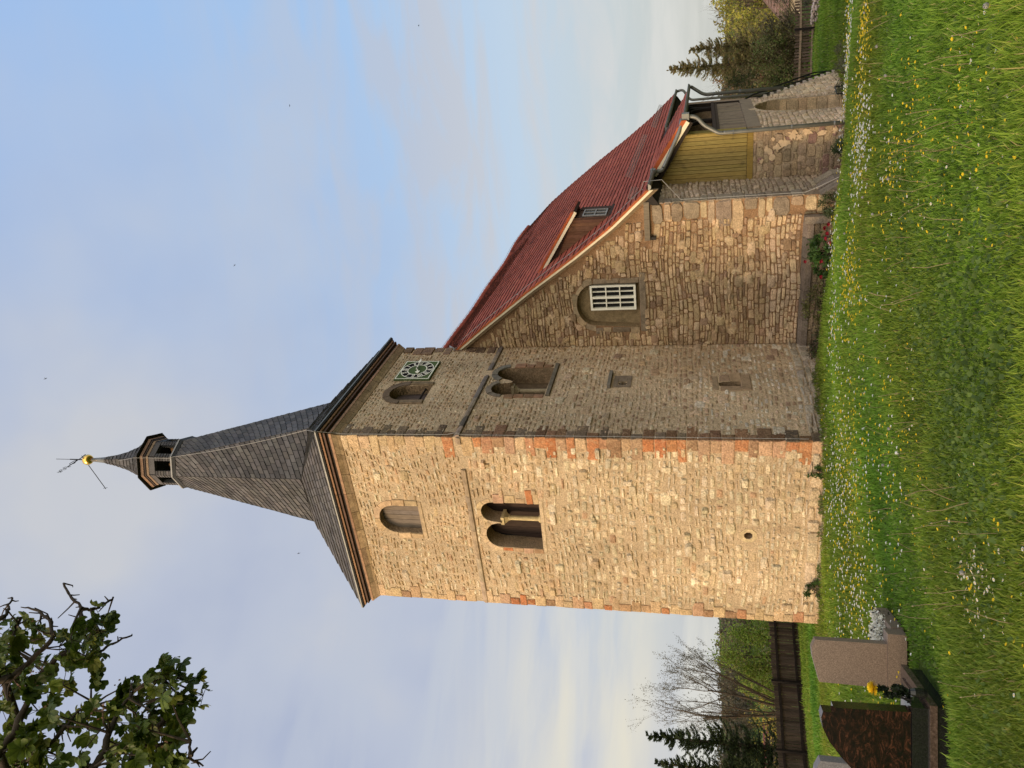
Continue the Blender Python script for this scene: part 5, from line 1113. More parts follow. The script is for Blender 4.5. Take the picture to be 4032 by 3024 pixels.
# ------------------------------------------------------------------ trees
def bare(name, base, tips, lab, seed, w0=.16, depth=4, leafc=None, group=None, twig=1.0, leafn=0):
    r = random.Random(seed); base = Vector(base); t = thing(name, tuple(base), lab, 'tree', group); b = MB(); tw = []; 
    def grow_(p, d, ln, rad, lv, par):
        pts = [p]; q_ = p.copy(); dd = d.copy(); n = 5
        for i in range(n):
            dd = (dd+Vector((r.uniform(-.12, .12), r.uniform(-.12, .12), r.uniform(-.03, .14)))).normalized(); q_ = q_+dd*ln/n; pts.append(q_.copy())
        b.tube(pts, [rad*(1-.62*i/n) for i in range(n+1)], 7 if lv > 2 else 4, cap=False)
        if lv == 0: tw.extend(pts[1:]); return
        for k in range(5 if lv < depth else 6):
            f = r.uniform(.25, 1); i = min(int(f*n), n-1); pp = pts[i]*(1-(f*n-i))+pts[i+1]*(f*n-i)
            a = Vector((r.uniform(-1, 1), r.uniform(-1, 1), r.uniform(-.35, .9))).normalized(); nd = (dd*1.15+a*.75).normalized(); grow_(pp, nd, ln*r.uniform(.42, .66)*twig, rad*(1-.62*f)*.62, lv-1, None)
    for (tp_, rad) in tips:
        tp_ = Vector(tp_); d = tp_-base; grow_(base+Vector((r.uniform(-.1, .1), r.uniform(-.1, .1), 0)), d.normalized(), d.length*.78, rad, depth-1, None)
    b.build('trunk', M['barkp'], t, True)
    if leafn:
        rng = np.random.default_rng(seed); T = np.array([tuple(p) for p in tw]); P_ = T[rng.integers(0, len(T), leafn)]+rng.normal(size=(leafn, 3))*.04
        V, F = quads(P_, .06, rng, .5); np_mesh('buds', V, F, np.array(leafc)[rng.integers(0, len(leafc), leafn)], M['leaf'], t)
    return t
wz = Z0(-20, 9.9)
bare('willow', (-20.1, 9.95, wz), [((-19.3, 10.8, 3.4), .08), ((-20.15, 9.75, 3.8), .09), ((-18.8, 11.4, 3.0), .08), ((-18.7, 11.5, 1.9), .06), ((-20.55, 9.3, 3.4), .055), ((-20.7, 9.1, 2.2), .04)], 'nearly leafless willow spreading above the fence left of the tower', 81, depth=4, leafc=[(.16, .14, .10), (.12, .12, .07)], leafn=9000, twig=.95)
def conifer(base, ht, rad, lab, seed, pal=((.045, .068, .026), (.06, .085, .03), (.03, .045, .02)), group='spruces beyond the fences', upturn=.35, dens=1.0, leaders=1, droop=.2, low=.04, nsz=.13):
    r = random.Random(seed); rng = np.random.default_rng(seed); base = Vector(base); t = thing('spruce', tuple(base), lab, 'tree', group); b = MB(); b.tube([base, base+Vector((0, 0, ht*.6)), base+Vector((0, 0, ht))], [ht*.018, ht*.010, .012], 8); P_, Dd = [], []
    nw = int(ht/.20*dens)
    for i in range(nw):
        h = ht*(low+(1-low)*i/nw); rr = rad
        for k in range(6):
            h = ht*(low+(1-low)*(i+r.uniform(-.9, .9))/nw); rr = rad*max(.02, 1-h/ht)**.85*r.uniform(.55, 1.15)+.08
            a = r.uniform(0, 2*PI); ln = rr*r.uniform(.5, 1.15); o_ = Vector((math.cos(a), math.sin(a), 0)); pts = []
            for j in range(6):
                u = j/5; pts.append(base+Vector((0, 0, h))+o_*ln*u+Vector((0, 0, ln*(-droop*math.sin(u*PI*.8)+upturn*u*u*.9))))
            b.tube(pts, [.02, .016, .012, .010, .007, .004], 4, cap=False)
            for j in range(1, 6):
                m_ = 12+int(16*ln)
                for q_ in range(m_):
                    v = pts[j-1].lerp(pts[j], r.random()); sd_ = Vector((-o_.y, o_.x, 0))*r.uniform(-.22, .22)*ln*(1-.5*j/5); P_.append(tuple(v+sd_+Vector((0, 0, r.uniform(-.06, .03))))); Dd.append(tuple((o_*.8+sd_*2+Vector((r.uniform(-.3, .3), r.uniform(-.3, .3), r.uniform(-.1, .7)))).normalized()))
    b.build('trunk', M['bark'], t, True)
    for _ in range(int(ht*rad*170)):
        h = ht*r.random()**1.3*.97; q_ = rad*(1-h/ht)**.85*math.sqrt(r.random())*.95; a = r.uniform(0, 2*PI); P_.append((base.x+q_*math.cos(a), base.y+q_*math.sin(a), base.z+h)); Dd.append(tuple(Vector((math.cos(a), math.sin(a), r.uniform(-.3, .9))).normalized()))
    P_ = np.array(P_); a = np.array(Dd); n = len(P_); c = rng.normal(size=(n, 3)); c -= (c*a).sum(1)[:, None]*a; c /= np.linalg.norm(c, axis=1)[:, None]; s = (nsz*rng.uniform(.6, 1.4, n))[:, None]
    V = np.stack([P_-a*s*.4, P_+c*s*.11, P_+a*s*.6, P_-c*s*.11], 1).reshape(-1, 3); pl = np.array(pal)
    np_mesh('crown', V, np.arange(n*4).reshape(n, 4), pl[rng.integers(0, len(pl), n)]*rng.uniform(.8, 1.25, n)[:, None], M['needle'], t); return t
conifer((-19.35, 7.45, Z0(-19.35, 7.45)), 4.82-Z0(-19.35, 7.45), 1.75, 'dark spruce rising above the fence at the left edge', 91)
conifer((-19.95, 6.65, Z0(-20, 6.6)), 4.45-Z0(-20, 6.6), 1.8, 'second dark spruce at the left edge, nearest the frame', 92)
conifer((-21.5, 5.3, Z0(-21.5, 5.3)), 4.6, 2.0, 'outermost spruce of the left group, mostly out of the picture', 97)
SP2 = ((.25, .20, .09), (.20, .22, .07), (.29, .22, .11), (.17, .15, .07))
conifer((3.60, 35.2, Z0(3.7, 35.2)), 4.4-Z0(3.7, 35.2), 2.3, 'tall ragged spruce with brown tinged needles beyond the right fence', 93, SP2, dens=1.1)
conifer((4.5, 35.8, Z0(4.5, 35.8)), 3.1-Z0(4.5, 35.8), 2.1, 'shorter brown tinged spruce right of the tall ragged one', 94, SP2)
shrub('green_bush', [(2.5, 34.6, -1.0, .9, .8, 2.0, 2200), (2.9, 34.4, -2.2, .9, .7, 1.1, 1200)], .12, [(.055, .075, .022), (.075, .09, .03), (.045, .055, .02)], 'leafy green bush at the foot of the ragged spruce', 'bush', .05, seed=95)
shrub('brown_bush', [(4.9, 34.0, -2.0, 1.3, .8, 1.2, 1500), (6.3, 34.2, -2.1, 1.2, .8, .9, 800)], .10, [(.13, .10, .06), (.10, .085, .045), (.09, .09, .04)], 'thin brown brushwood behind the right picket fence', 'bush', .04, seed=96)
shrub('green_bush', [(1.55, 34.9, -.6, .7, .7, 1.1, 700), (1.6, 34.9, -2.0, .8, .7, 1.3, 900)], .12, [(.07, .085, .03), (.055, .075, .025)], 'small green bush between the stair wall and the ragged spruce', 'bush', .05, seed=98)
shrub('brown_bush', [(2.9, 33.9, -1.9, 1.0, .7, 1.1, 1500), (4.2, 33.9, -1.4, 1.1, .7, 1.2, 1500)], .11, [(.22, .20, .08), (.17, .23, .06), (.24, .20, .09), (.14, .20, .05)], 'ragged brown green thicket in front of the tall spruce', 'bush', .04, seed=99)
# behind the left fence
shrub('spring_hedge', [(-19.7, 12.6, .4, 1.1, 1.0, 1.5, 5200), (-18.9, 13.6, -.1, .9, .9, 1.4, 3200), (-20.5, 11.6, -.3, .9, .9, 1.1, 2600)], .11, [(.24, .36, .05), (.30, .40, .07), (.20, .28, .04), (.28, .28, .08)], 'fresh green hedge above the fence beside the tower corner', 'bush', .05, seed=101)
shrub('forsythia', [(-26, 13, -.6, 1.6, 1.4, 1.0, 900), (-24.3, 14.4, -.2, .9, .8, .7, 420)], .13, [(.50, .38, .05), (.42, .34, .06), (.22, .2, .06)], 'yellow flowering bush glimpsed behind the willow and spruce', 'bush', .04, seed=102)
shrub('green_bush', [(-19.3, 10.9, -.7, .5, .5, .5, 500)], .10, [(.04, .085, .02), (.05, .10, .025)], 'dark green bush at the foot of the willow', 'bush', .03, seed=103)
# yellow-green trees on the right slope
YG_ = [(.30, .29, .05), (.36, .33, .06), (.24, .26, .05), (.27, .22, .08)]
for i, (x, y, z, rx, rz_, n, lb) in enumerate(((5.2, 57, -.9, 1.7, 2.2, 1700, 'yellow green spring tree nearest the ragged spruce'), (7.6, 60, -.6, 2.0, 2.5, 2000, 'broad yellow green spring tree at the right picture edge'), (3.0, 62, -1.1, 1.6, 1.9, 1300, 'yellow green spring tree showing behind the ragged spruce'), (10.4, 60, -.8, 2.0, 2.4, 1500, 'yellow green spring tree beyond the right picture edge'))):
    shrub('spring_tree', [(x, y, z, rx, rx, rz_, n), (x+.6, y, z-2.4, rx, rx, 1.6, n//2)], .22, YG_, lb, 'tree', .09, 'yellow green trees on the slope', seed=110+i, part='crown')
shrub('copper_tree', [(1.35, 46, .4, .8, .8, 1.1, 500), (1.2, 46, -1.2, 1.2, 1.0, 1.5, 900)], .16, [(.20, .11, .06), (.16, .12, .06), (.17, .09, .05)], 'small copper brown tree seen past the porch gutter', 'tree', .05, seed=120, part='crown')
# skyline trees and woodland
for i, (x, y, h) in enumerate(((6.5, 118, 10.5), (1.5, 121, 9.8), (-6.0, 128, 10.3), (-12.5, 131, 10.2))):
    bare('bare_tree', (x, y, Z0(x, y)), [((x+.5, y, Z0(x, y)+h), .16), ((x+2.2, y+.5, Z0(x, y)+h*.85), .11), ((x-2.2, y, Z0(x, y)+h*.85), .11)], ['small bare tree on the skyline at the right edge', 'small bare tree on the skyline above the yellow green trees', 'bare skyline tree just right of the porch gutter', 'bare skyline tree hidden close to the gutter pipe'][i], 130+i, depth=3, group='bare trees on the skyline', twig=1.0)
rng = np.random.default_rng(140); spec = []
for k in range(150):
    x = rng.uniform(-32, 30); y = rng.uniform(86, 150); h = rng.uniform(5.5, 8.3); z = Z0(x, y); spec.append((x, y, z+h*.5, 3.4, 3, h*.5, 240))
V, F, C_ = clouds(spec, .62, [(.12, .11, .055), (.16, .14, .06), (.10, .10, .05), (.18, .16, .06), (.13, .09, .06)], rng); np_mesh('woodland', V, F, C_, M['leaf'], kind='stuff', label='brown and green spring wood on the slope right of the church', cat='woodland')
spec = []
for k in range(260):
    a = math.radians(rng.uniform(38, 75)); d = rng.uniform(190, 300); x = CAM.x-math.sin(a)*d; y = CAM.y+math.cos(a)*d; z = Z0(x, y); h = rng.uniform(5, 7.2)-(300-d)*.012; spec.append((x, y, z+h*.5, 5.5, 5.5, h*.5, 150))
V, F, C_ = clouds(spec, 1.0, [(.105, .085, .06), (.12, .10, .06), (.09, .085, .05), (.13, .11, .06)], rng); np_mesh('distant_wood', V, F, C_, M['leaf'], kind='stuff', label='hazy brown wood along the horizon left of the tower', cat='woodland')
spec = []
for k in range(60):
    a = math.radians(rng.uniform(44, 66)); d = rng.uniform(70, 130); x = CAM.x-math.sin(a)*d; y = CAM.y+math.cos(a)*d; z = Z0(x, y); h = rng.uniform(2.5, 4.5); spec.append((x, y, z+h*.5, 2.5, 2.5, h*.5, 160))
V, F, C_ = clouds(spec, .4, [(.14, .125, .06), (.10, .11, .04), (.17, .14, .07), (.20, .18, .05)], rng); np_mesh('scrub', V, F, C_, M['leaf'], kind='stuff', label='spring scrub in the valley behind the left fence', cat='scrub')
# house and shed behind the fences
t = thing('house', (8.5, 48, -5.5), 'house with hipped brown tile roof behind the right fence', 'house')
b = MB(); b.box((5.2, 45.5, -6.5), (13, 52, -3.25), (.42, .36, .28)); b.build('wall', M['dressed'], t)
b = MB(); r = random.Random(150); A, B, C2, D2 = (4.6, 45, -3.3), (13.6, 45, -3.3), (13.6, 52.6, -3.3), (4.6, 52.6, -3.3); R1, R2 = (7.2, 48.8, -1.0), (11, 48.8, -1.0)
hp = lambda r: jit((.20, .13, .10), r, .15)
tiles(b, A, B, R2, R1, 14, .3, .03, 0, hp, r); tiles(b, D2, A, R1, (7.19, 48.8, -1.0), 14, .3, .03, 0, hp, r); b.add([B, C2, R2], [(0, 1, 2)], (.2, .13, .1)); b.add([C2, D2, R1, R2], [(0, 1, 2, 3)], (.2, .13, .1)); b.build('roof', M['tile'], t)
t = thing('shed', (-28, 12, -2.5), 'garden shed with a dull pink roof edge behind the spruces', 'shed')
sd_ = Vector((-1.42, -1.8, 0)).normalized(); sn = Vector((-sd_.y, sd_.x, 0)); S_ = Vector((-25.67, 14.05, 0))
b = MB(); b.beam(S_+Vector((0, 0, -.56)), S_+sd_*6+Vector((0, 0, -.56)), .1, .10, col=(.30, .12, .12)); b.beam(S_+Vector((0, 0, -.74)), S_+sd_*6+Vector((0, 0, -.74)), .06, .10, col=(.24, .09, .09))
for k in range(20): b.beam(S_+sd_*k*.3+Vector((0, 0, -.9)), S_+sd_*k*.3+Vector((0, 0, -.6)), .05, .05, (1, 0, 0), (.24, .09, .09))
b.build('roof_edge', M['woodh'], t)
b = MB(); q0 = S_; q1 = S_+sd_*6; q2 = q1-sn*3; q3 = S_-sn*3; b.hexa([(q.x, q.y, -4) for q in (q0, q1, q2, q3)]+[(q.x, q.y, -.88) for q in (q0, q1, q2, q3)], (.10, .08, .06)); b.build('wall', M['wood'], t)
# heap of stones
t = thing('stone_heap', (6.75, 23.5, Z0(6.75, 23.5)), 'low heap of pale stones on the far right lawn', 'stones'); b = MB(); r = random.Random(160)
for k in range(70):
    x, y = 6.2+r.random()*1.3, 23.4+r.uniform(-.15, .3); z = Z0(x, y)+r.uniform(.02, .30); sx_, sy_, sz = r.uniform(.05, .12), r.uniform(.05, .1), r.uniform(.03, .06); a = r.uniform(0, 3)
    vs = [(x+math.cos(a)*u*sx_-math.sin(a)*v*sy_, y+math.sin(a)*u*sx_+math.cos(a)*v*sy_, z+w_*sz) for w_, kk in ((-1, .7), (0, 1), (1, .6)) for u, v in ((-kk, -kk), (kk, -kk*.8), (kk*.9, kk), (-kk, kk*.9))]
    b.add(vs, [(3, 2, 1, 0), (8, 9, 10, 11)]+[(i*4+j, i*4+(j+1) % 4, i*4+4+(j+1) % 4, i*4+4+j) for i in (0, 1) for j in range(4)], jit((.46, .37, .32), r, .2))
b.build('stones', M['dressed'], t)
shrub('grass_tuft', [(6.9, 23.9, Z0(6.9, 23.9)+.35, .6, .3, .25, 500)], .12, [(.08, .11, .05), (.13, .10, .07)], 'weeds growing over the low stone heap', 'plant', seed=161, asp=.2)
shrub('dry_herbs', [(5.75, 10.3, -1.38, .55, .9, .20, 900), (6.0, 12.2, -1.7, .5, .9, .25, 600)], .12, [(.13, .12, .06), (.09, .10, .045), (.16, .14, .08)], 'tall greyish herbs in front of the stair wall foot', 'plant', seed=162, asp=.12)

# ------------------------------------------------------------------ horse chestnut overhead
t = thing('horse_chestnut', (-.4, -13.2, Z0(-.4, -13.2)), 'horse chestnut branches with palmate leaves hanging in at the upper left', 'tree')
b = MB(); tb = Vector((-.4, -13.2, Z0(-.4, -13.2))); b.tube([tb, tb+Vector((.1, .1, 2.5)), tb+Vector((.3, .3, 5.2)), tb+Vector((.2, .2, 8.5))], [.38, .30, .24, .14], 12)
lim = {}
r = random.Random(170)
for k, p in CH_BR.items():
    pts = [Vector(q) for q in p]; w0 = .034 if len(pts) > 6 else .025 if len(pts) > 3 else .016
    if k in ('A', 'B', 'C', 'D', 'E', 'F', 'G'):
        s0 = tb+Vector((.25, .25, r.uniform(4.5, 7.5))); m_ = s0.lerp(pts[0], .5)+Vector((0, 0, .25)); pts = [s0, m_]+pts; rad = [w0*1.8, w0*1.4]+[w0*(1-.75*i/(len(p)-1)) for i in range(len(p))]
    else: rad = [.016*(1-.5*i/(len(p)-1)) for i in range(len(p))]
    fine = []; fr_ = []
    for i in range(len(pts)-1):
        for j in range(4):
            u = j/4; fine.append(pts[i].lerp(pts[i+1], u)+Vector((r.uniform(-1, 1), r.uniform(-1, 1), r.uniform(-1, 1)))*.010*(0 if (i == 0 and j == 0) else 1)); fr_.append((rad[i]*(1-u)+rad[i+1]*u)*r.uniform(.85, 1.2))
    fine.append(pts[-1]); fr_.append(rad[-1]); b.tube(fine, fr_, 7)
    for i in range(8, len(fine)):                         # knobbly spurs
        if r.random() < .85: d = Vector((r.uniform(-1, 1), r.uniform(-1, 1), r.uniform(-1, 1))).normalized(); l_ = r.choice([.03, .05, .07, .16, .24]); e1 = fine[i]+d*l_*.5; b.tube([fine[i], e1, e1+(d+Vector((r.uniform(-.6, .6), r.uniform(-.6, .6), r.uniform(0, .7))))*l_*.5], [.008, .006, .004], 5)
b.build('branches', M['bark'], t, True)
VV, FF, CC = [], [], []; b2 = MB(); r = random.Random(171)
allp = [Vector(q) for p in CH_BR.values() for q in p]
CH_CL = CH_CL+[[q[0]+r.uniform(-.16, .16), q[1]+r.uniform(-.16, .16), q[2]+r.uniform(-.12, .12)] for q in CH_CL if r.random() < .35]
for c_ in CH_CL:
    c0 = Vector(c_); near = min(allp, key=lambda q: (q-c0).length); b2.tube([near, near.lerp(c0, .5)+Vector((0, 0, .02)), c0], [.012, .008, .005], 5)
    for k in range(r.randint(4, 6)):
        o_ = c0+Vector((r.uniform(-1, 1), r.uniform(-1, 1), r.uniform(-.8, .8)))*.10; ax = Vector((r.uniform(-.8, .8), r.uniform(-.8, .8), r.uniform(.1, 1))).normalized(); u = ax.cross(Vector((.3, .2, 1))).normalized(); v = ax.cross(u); sc_ = r.uniform(.75, 1.2); base_c = r.choice([(.065, .10, .012), (.045, .075, .010), (.09, .13, .016), (.12, .14, .02)])
        b2.tube([c0, o_], .003, 4)
        nl = r.choice([5, 6, 7]); a0 = r.uniform(0, 6)
        for j in range(nl):
            a = a0+(j-(nl-1)/2)*.72; d = u*math.cos(a)+v*math.sin(a); sd2 = -u*math.sin(a)+v*math.cos(a); ln = .088*sc_*(1-.25*abs(j-(nl-1)/2)/3); n0 = len(VV)
            for (f, w_, dz_) in ((0, .003, 0), (.35, .014, -.002), (.72, .024, -.012), (.92, .013, -.024), (1, 0, -.032)):
                m_ = o_+d*ln*f+ax*dz_*1.2
                VV += [tuple(m_-sd2*w_*sc_+ax*.004*r.random()), tuple(m_+ax*-.004), tuple(m_+sd2*w_*sc_+ax*.004*r.random())]
            for q_ in range(4):
                FF += [[n0+q_*3, n0+q_*3+1, n0+q_*3+4, n0+q_*3+3], [n0+q_*3+1, n0+q_*3+2, n0+q_*3+5, n0+q_*3+4]]; cc = jit(base_c, r, .15); CC += [cc, cc]
np_mesh('leaves', np.array(VV), np.array(FF), np.array(CC), M['chest'], t)
b2.build('leaf_stalks', M['bark'], t)
b = MB()
for c_ in CH_CL[::3]:
    for k in range(14):
        p = Vector(c_)+Vector((r.gauss(0, .03), r.gauss(0, .03), r.uniform(-.02, .12))); q_ = Vector((r.uniform(-1, 1), r.uniform(-1, 1), r.uniform(-1, 1))).normalized()*.012; w_ = q_.cross(Vector((.3, 1, .2))).normalized()*.010; b.add([p-q_, p-w_, p+q_, p+w_], [(0, 1, 2, 3)], jit((.17, .10, .06), r, .3))
b.build('flower_remains', M['petal'], t)

# ------------------------------------------------------------------ birds
bm = None
def bird():
    b = MB(); b.tube([(-.12, 0, 0), (-.05, 0, .01), (.05, 0, .012), (.11, 0, 0)], [.006, .028, .03, .008], 8)
    for s in (-1, 1): b.add([(-.03, s*.02, .01), (.04, s*.02, .01), (.03, s*.14, .05), (-.02, s*.27, .02), (-.05, s*.12, .04)], [(0, 1, 2, 3, 4)])
    b.add([(-.11, -.01, 0), (-.11, .01, 0), (-.2, .035, 0), (-.17, 0, 0), (-.2, -.035, 0)], [(0, 1, 2, 3, 4)])
    return b
bl = ['lone swallow in the pale sky right of the spire', 'swallow in the blue sky right of the tower roof', 'swallow in the blue sky above and right of the clock', 'highest swallow near the top of the sky', 'swallow in the grey sky left of the spire']
b0_ = bird().build('swallow', M['iron'], label=bl[0], cat='bird', group='swallows in the sky')
for i, p in enumerate(((7.25, 45.47, 22.65), (2.63, 45.15, 34.33), (-9.54, 42.53, 41.62), (-18.52, 38.76, 62.35), (-30.75, 30.34, 35.19))):
    o = b0_ if i == 0 else b0_.copy()
    if i: COL.objects.link(o)
    o.location = p; o['label'] = bl[i]; o.rotation_euler = (.4*i, .3, 1.1*i); o.scale = (.6,)*3 if i != 3 else (.7,)*3

# ------------------------------------------------------------------ grass
rng = np.random.default_rng(200); NB = 620000
u = rng.random(NB); p_ = .45; r0, r1 = 3.4, 48.
rr = (r0**p_+u*(r1**p_-r0**p_))**(1/p_); aa = rng.uniform(math.radians(-42), math.radians(40), NB)+H
gx_ = CAM.x-np.sin(aa)*rr; gy_ = CAM.y+np.cos(aa)*rr
def blocked(x, y):
    m = ((x > -W-.04) & (x < .04) & (y > -.04) & (y < D)) | ((x > -6.4) & (x < 3.95) & (y > 4.65) & (y < YE)) | ((x > 3.8) & (x < 5.2) & (y > 6.6) & (y < 16.2)) | ((x > 0) & (x < 3.45) & (y > D-.35) & (y < D+1))
    for (o_, s0, s1, f0, f1) in ((o1, -.03, .61, 0, 1.0), (o2, -1.05, 0, 0, 1.05), (o3, -.7, .06, -.04, .2)):
        dx_, dy_ = x-o_[0], y-o_[1]; s = dx_*e_.x+dy_*e_.y; f = dx_*f_.x+dy_*f_.y; m |= (s > s0-.02) & (s < s1+.02) & (f > f0-.02) & (f < f1+.02)
    dx_, dy_ = x-o2[0], y-o2[1]; s = dx_*e_.x+dy_*e_.y; f = dx_*f_.x+dy_*f_.y; m |= (s > -1.1) & (s < .10) & (f > -.10) & (f < 1.05)
    return m
k = ~blocked(gx_, gy_); gx_, gy_, rr, aa = gx_[k], gy_[k], rr[k], aa[k]; n = len(gx_); gz_ = zg(gx_, gy_)
def vn(x, y, s, seed):                                   # smooth patchiness
    q = np.random.default_rng(seed); o = 0
    for i in range(6):
        a = q.uniform(0, 6.28); f = s*q.uniform(.6, 1.8); o = o+np.sin(x*f*math.cos(a)+y*f*math.sin(a)+q.uniform(0, 6.28))
    return .5+o/7
rel = aa-H                                                # negative = right of the view axis
adeg = -np.degrees(rel)
mown = np.exp(-(((adeg-1)/9)**2)-(((rr-6.3)/2.2)**2))
pat = vn(gx_, gy_, 1.6, 1); pat2 = vn(gx_, gy_, 5, 2)
gr_ = np.exp(-((gx_-2.6)**2+(gy_+8.6)**2)/3.2)
hgt = (.035+.075*np.clip(pat, 0, 1)**1.5+.025*pat2)*(1-.5*mown)*(1-.45*gr_)*rng.uniform(.5, 1.25, n)
hgt = np.maximum(hgt, .03)*(1+.010*np.clip(rr-10, 0, 30)); tall = rng.random(n) < .015; hgt[tall] *= 1.7
wd = (.0024+.00046*rr)*rng.uniform(.7, 1.5, n)
an = rng.uniform(0, 6.28, n); lean = rng.uniform(.1, .75, n)*hgt; la = an+rng.normal(0, .9, n)+1.57
sx_, sy_ = np.cos(an)*wd, np.sin(an)*wd; lx, ly = np.cos(la)*lean, np.sin(la)*lean
P0 = np.stack([gx_-sx_, gy_-sy_, gz_-.01], 1); P1 = np.stack([gx_+sx_, gy_+sy_, gz_-.01], 1)
P2 = np.stack([gx_+sx_*.75+lx*.4, gy_+sy_*.75+ly*.4, gz_+hgt*.62], 1); P3 = np.stack([gx_-sx_*.75+lx*.4, gy_-sy_*.75+ly*.4, gz_+hgt*.62], 1)
P4 = np.stack([gx_+sx_*.12+lx, gy_+sy_*.12+ly, gz_+hgt*.97], 1); P5 = np.stack([gx_-sx_*.12+lx, gy_-sy_*.12+ly, gz_+hgt*.97], 1)
V = np.stack([P0, P1, P2, P3, P4, P5], 1).reshape(-1, 3); bi = (np.arange(n)*6)[:, None]
F = np.concatenate([bi+np.array([0, 1, 2, 3]), bi+np.array([3, 2, 4, 5])], 1).reshape(-1, 4)
pal_ = np.array([(.145, .235, .022), (.175, .28, .030), (.115, .195, .018), (.23, .30, .045), (.30, .27, .10)]); pc = rng.choice(5, n, p=[.36, .27, .22, .12, .03])
C_ = pal_[pc]*(.76+.60*vn(gx_, gy_, 1.1, 3))[:, None]; C_[:, 0] *= (.80+.42*vn(gx_, gy_, .8, 5))
np_mesh('grass', V, F, np.repeat(C_, 2, axis=0), M['grass'], kind='stuff', label='green meadow grass of the churchyard lawn', cat='grass')
# clover and broad leaves in the short grass
n = 42000; u = rng.random(n); rr = (3.6**.5+u*(20**.5-3.6**.5))**2; aa = rng.uniform(-.62, .62, n)+H; x = CAM.x-np.sin(aa)*rr; y = CAM.y+np.cos(aa)*rr
ad = -np.degrees(aa-H); kk = (~blocked(x, y)) & (rng.random(n) < .18+.8*np.exp(-(((ad-1)/11)**2)-(((rr-6)/2.6)**2))+.3*(vn(x, y, 2, 8) > .6)); x, y, rr = x[kk], y[kk], rr[kk]; n = len(x); z = zg(x, y)+rng.uniform(.015, .06, n)
C0 = np.stack([x, y, z], 1); V, F = quads(C0, .028+.0012*rr.mean(), rng, .9, up_bias=0); np_mesh('clover', V, F, np.array([(.10, .155, .032), (.12, .185, .04), (.08, .13, .03)])[rng.integers(0, 3, n)], M['grass'], kind='stuff', label='small clover leaves among the short grass', cat='clover')

# ------------------------------------------------------------------ flowers
cl = [  # azimuth right of axis (deg), spread, distance, spread, yellow, white
 (-8, 6, 14.0, 1.0, 60, 130), (-6, 7, 11.8, .9, 110, 60), (7, 2.6, 12.3, .6, 90, 20), (4, 3.5, 14.5, .8, 20, 50), (23, 2.2, 13.2, .5, 80, 6), (18, 5, 13.2, .6, 40, 10), (16, 3.2, 12.0, .6, 20, 120), (21, 5, 18.2, .5, 50, 120),
 (15, 5, 8.3, 1.0, 90, 12), (15, 6, 6.0, .7, 34, 14), (22, 5, 5.6, .8, 10, 30), (-13, 2.5, 5.9, .35, 8, 62), (-15, 4, 12.5, 1.6, 60, 80), (-4, 6, 8.6, .8, 60, 20), (-20, 4, 11, 2, 20, 20), (0, 20, 9, 3, 30, 60), (-11, 3, 6.9, .5, 10, 12), (25, 3, 22, 2, 30, 14), (10, 3, 16.5, .8, 14, 30), (-14, 4, 5.0, .3, 8, 12)]
fl = {'y': [], 'w': []}; rng = np.random.default_rng(210)
for (a, sa, d, s_d, ny, nw) in cl:
    for key, m in (('y', int(ny*1.9)), ('w', int(nw*1.9))):
        for i in range(m):
            for _ in range(20):
                A = math.radians(rng.normal(a, sa*.6)); Dd = max(4.2, rng.normal(d, s_d)); x = CAM.x+math.sin(A-H)*Dd; y = CAM.y+math.cos(A-H)*Dd
                if not blocked(np.array([x]), np.array([y]))[0] and not (math.degrees(abs(A-.03)) < 7 and Dd < 7.8): fl[key].append((x, y, Dd)); break
def flower_mesh(kind):
    b = MB(); r = random.Random(5); hh = .11 if kind == 'y' else .075; b.tube([(0, 0, 0), (.006, .004, hh*.5), (0, 0, hh)], .0016, 4, (.09, .13, .03)); cc = (.82, .58, .02) if kind == 'y' else (.82, .80, .72); n = 6 if kind == 'y' else 9; R_ = .016 if kind == 'y' else .0145
    for k in range(n):
        a = 2*PI*k/n; w_ = PI/n*.95; up_ = .006 if kind == 'y' else .002
        b.add([(0, 0, hh), (R_*math.cos(a-w_)*.8, R_*math.sin(a-w_)*.8, hh+up_*.7), (R_*math.cos(a), R_*math.sin(a), hh+up_), (R_*math.cos(a+w_)*.8, R_*math.sin(a+w_)*.8, hh+up_*.7)], [(0, 1, 2, 3)], cc)
    b.tube([(0, 0, hh), (0, 0, hh+.004)], [.005, .003], 6, (.75, .5, .03)); return b
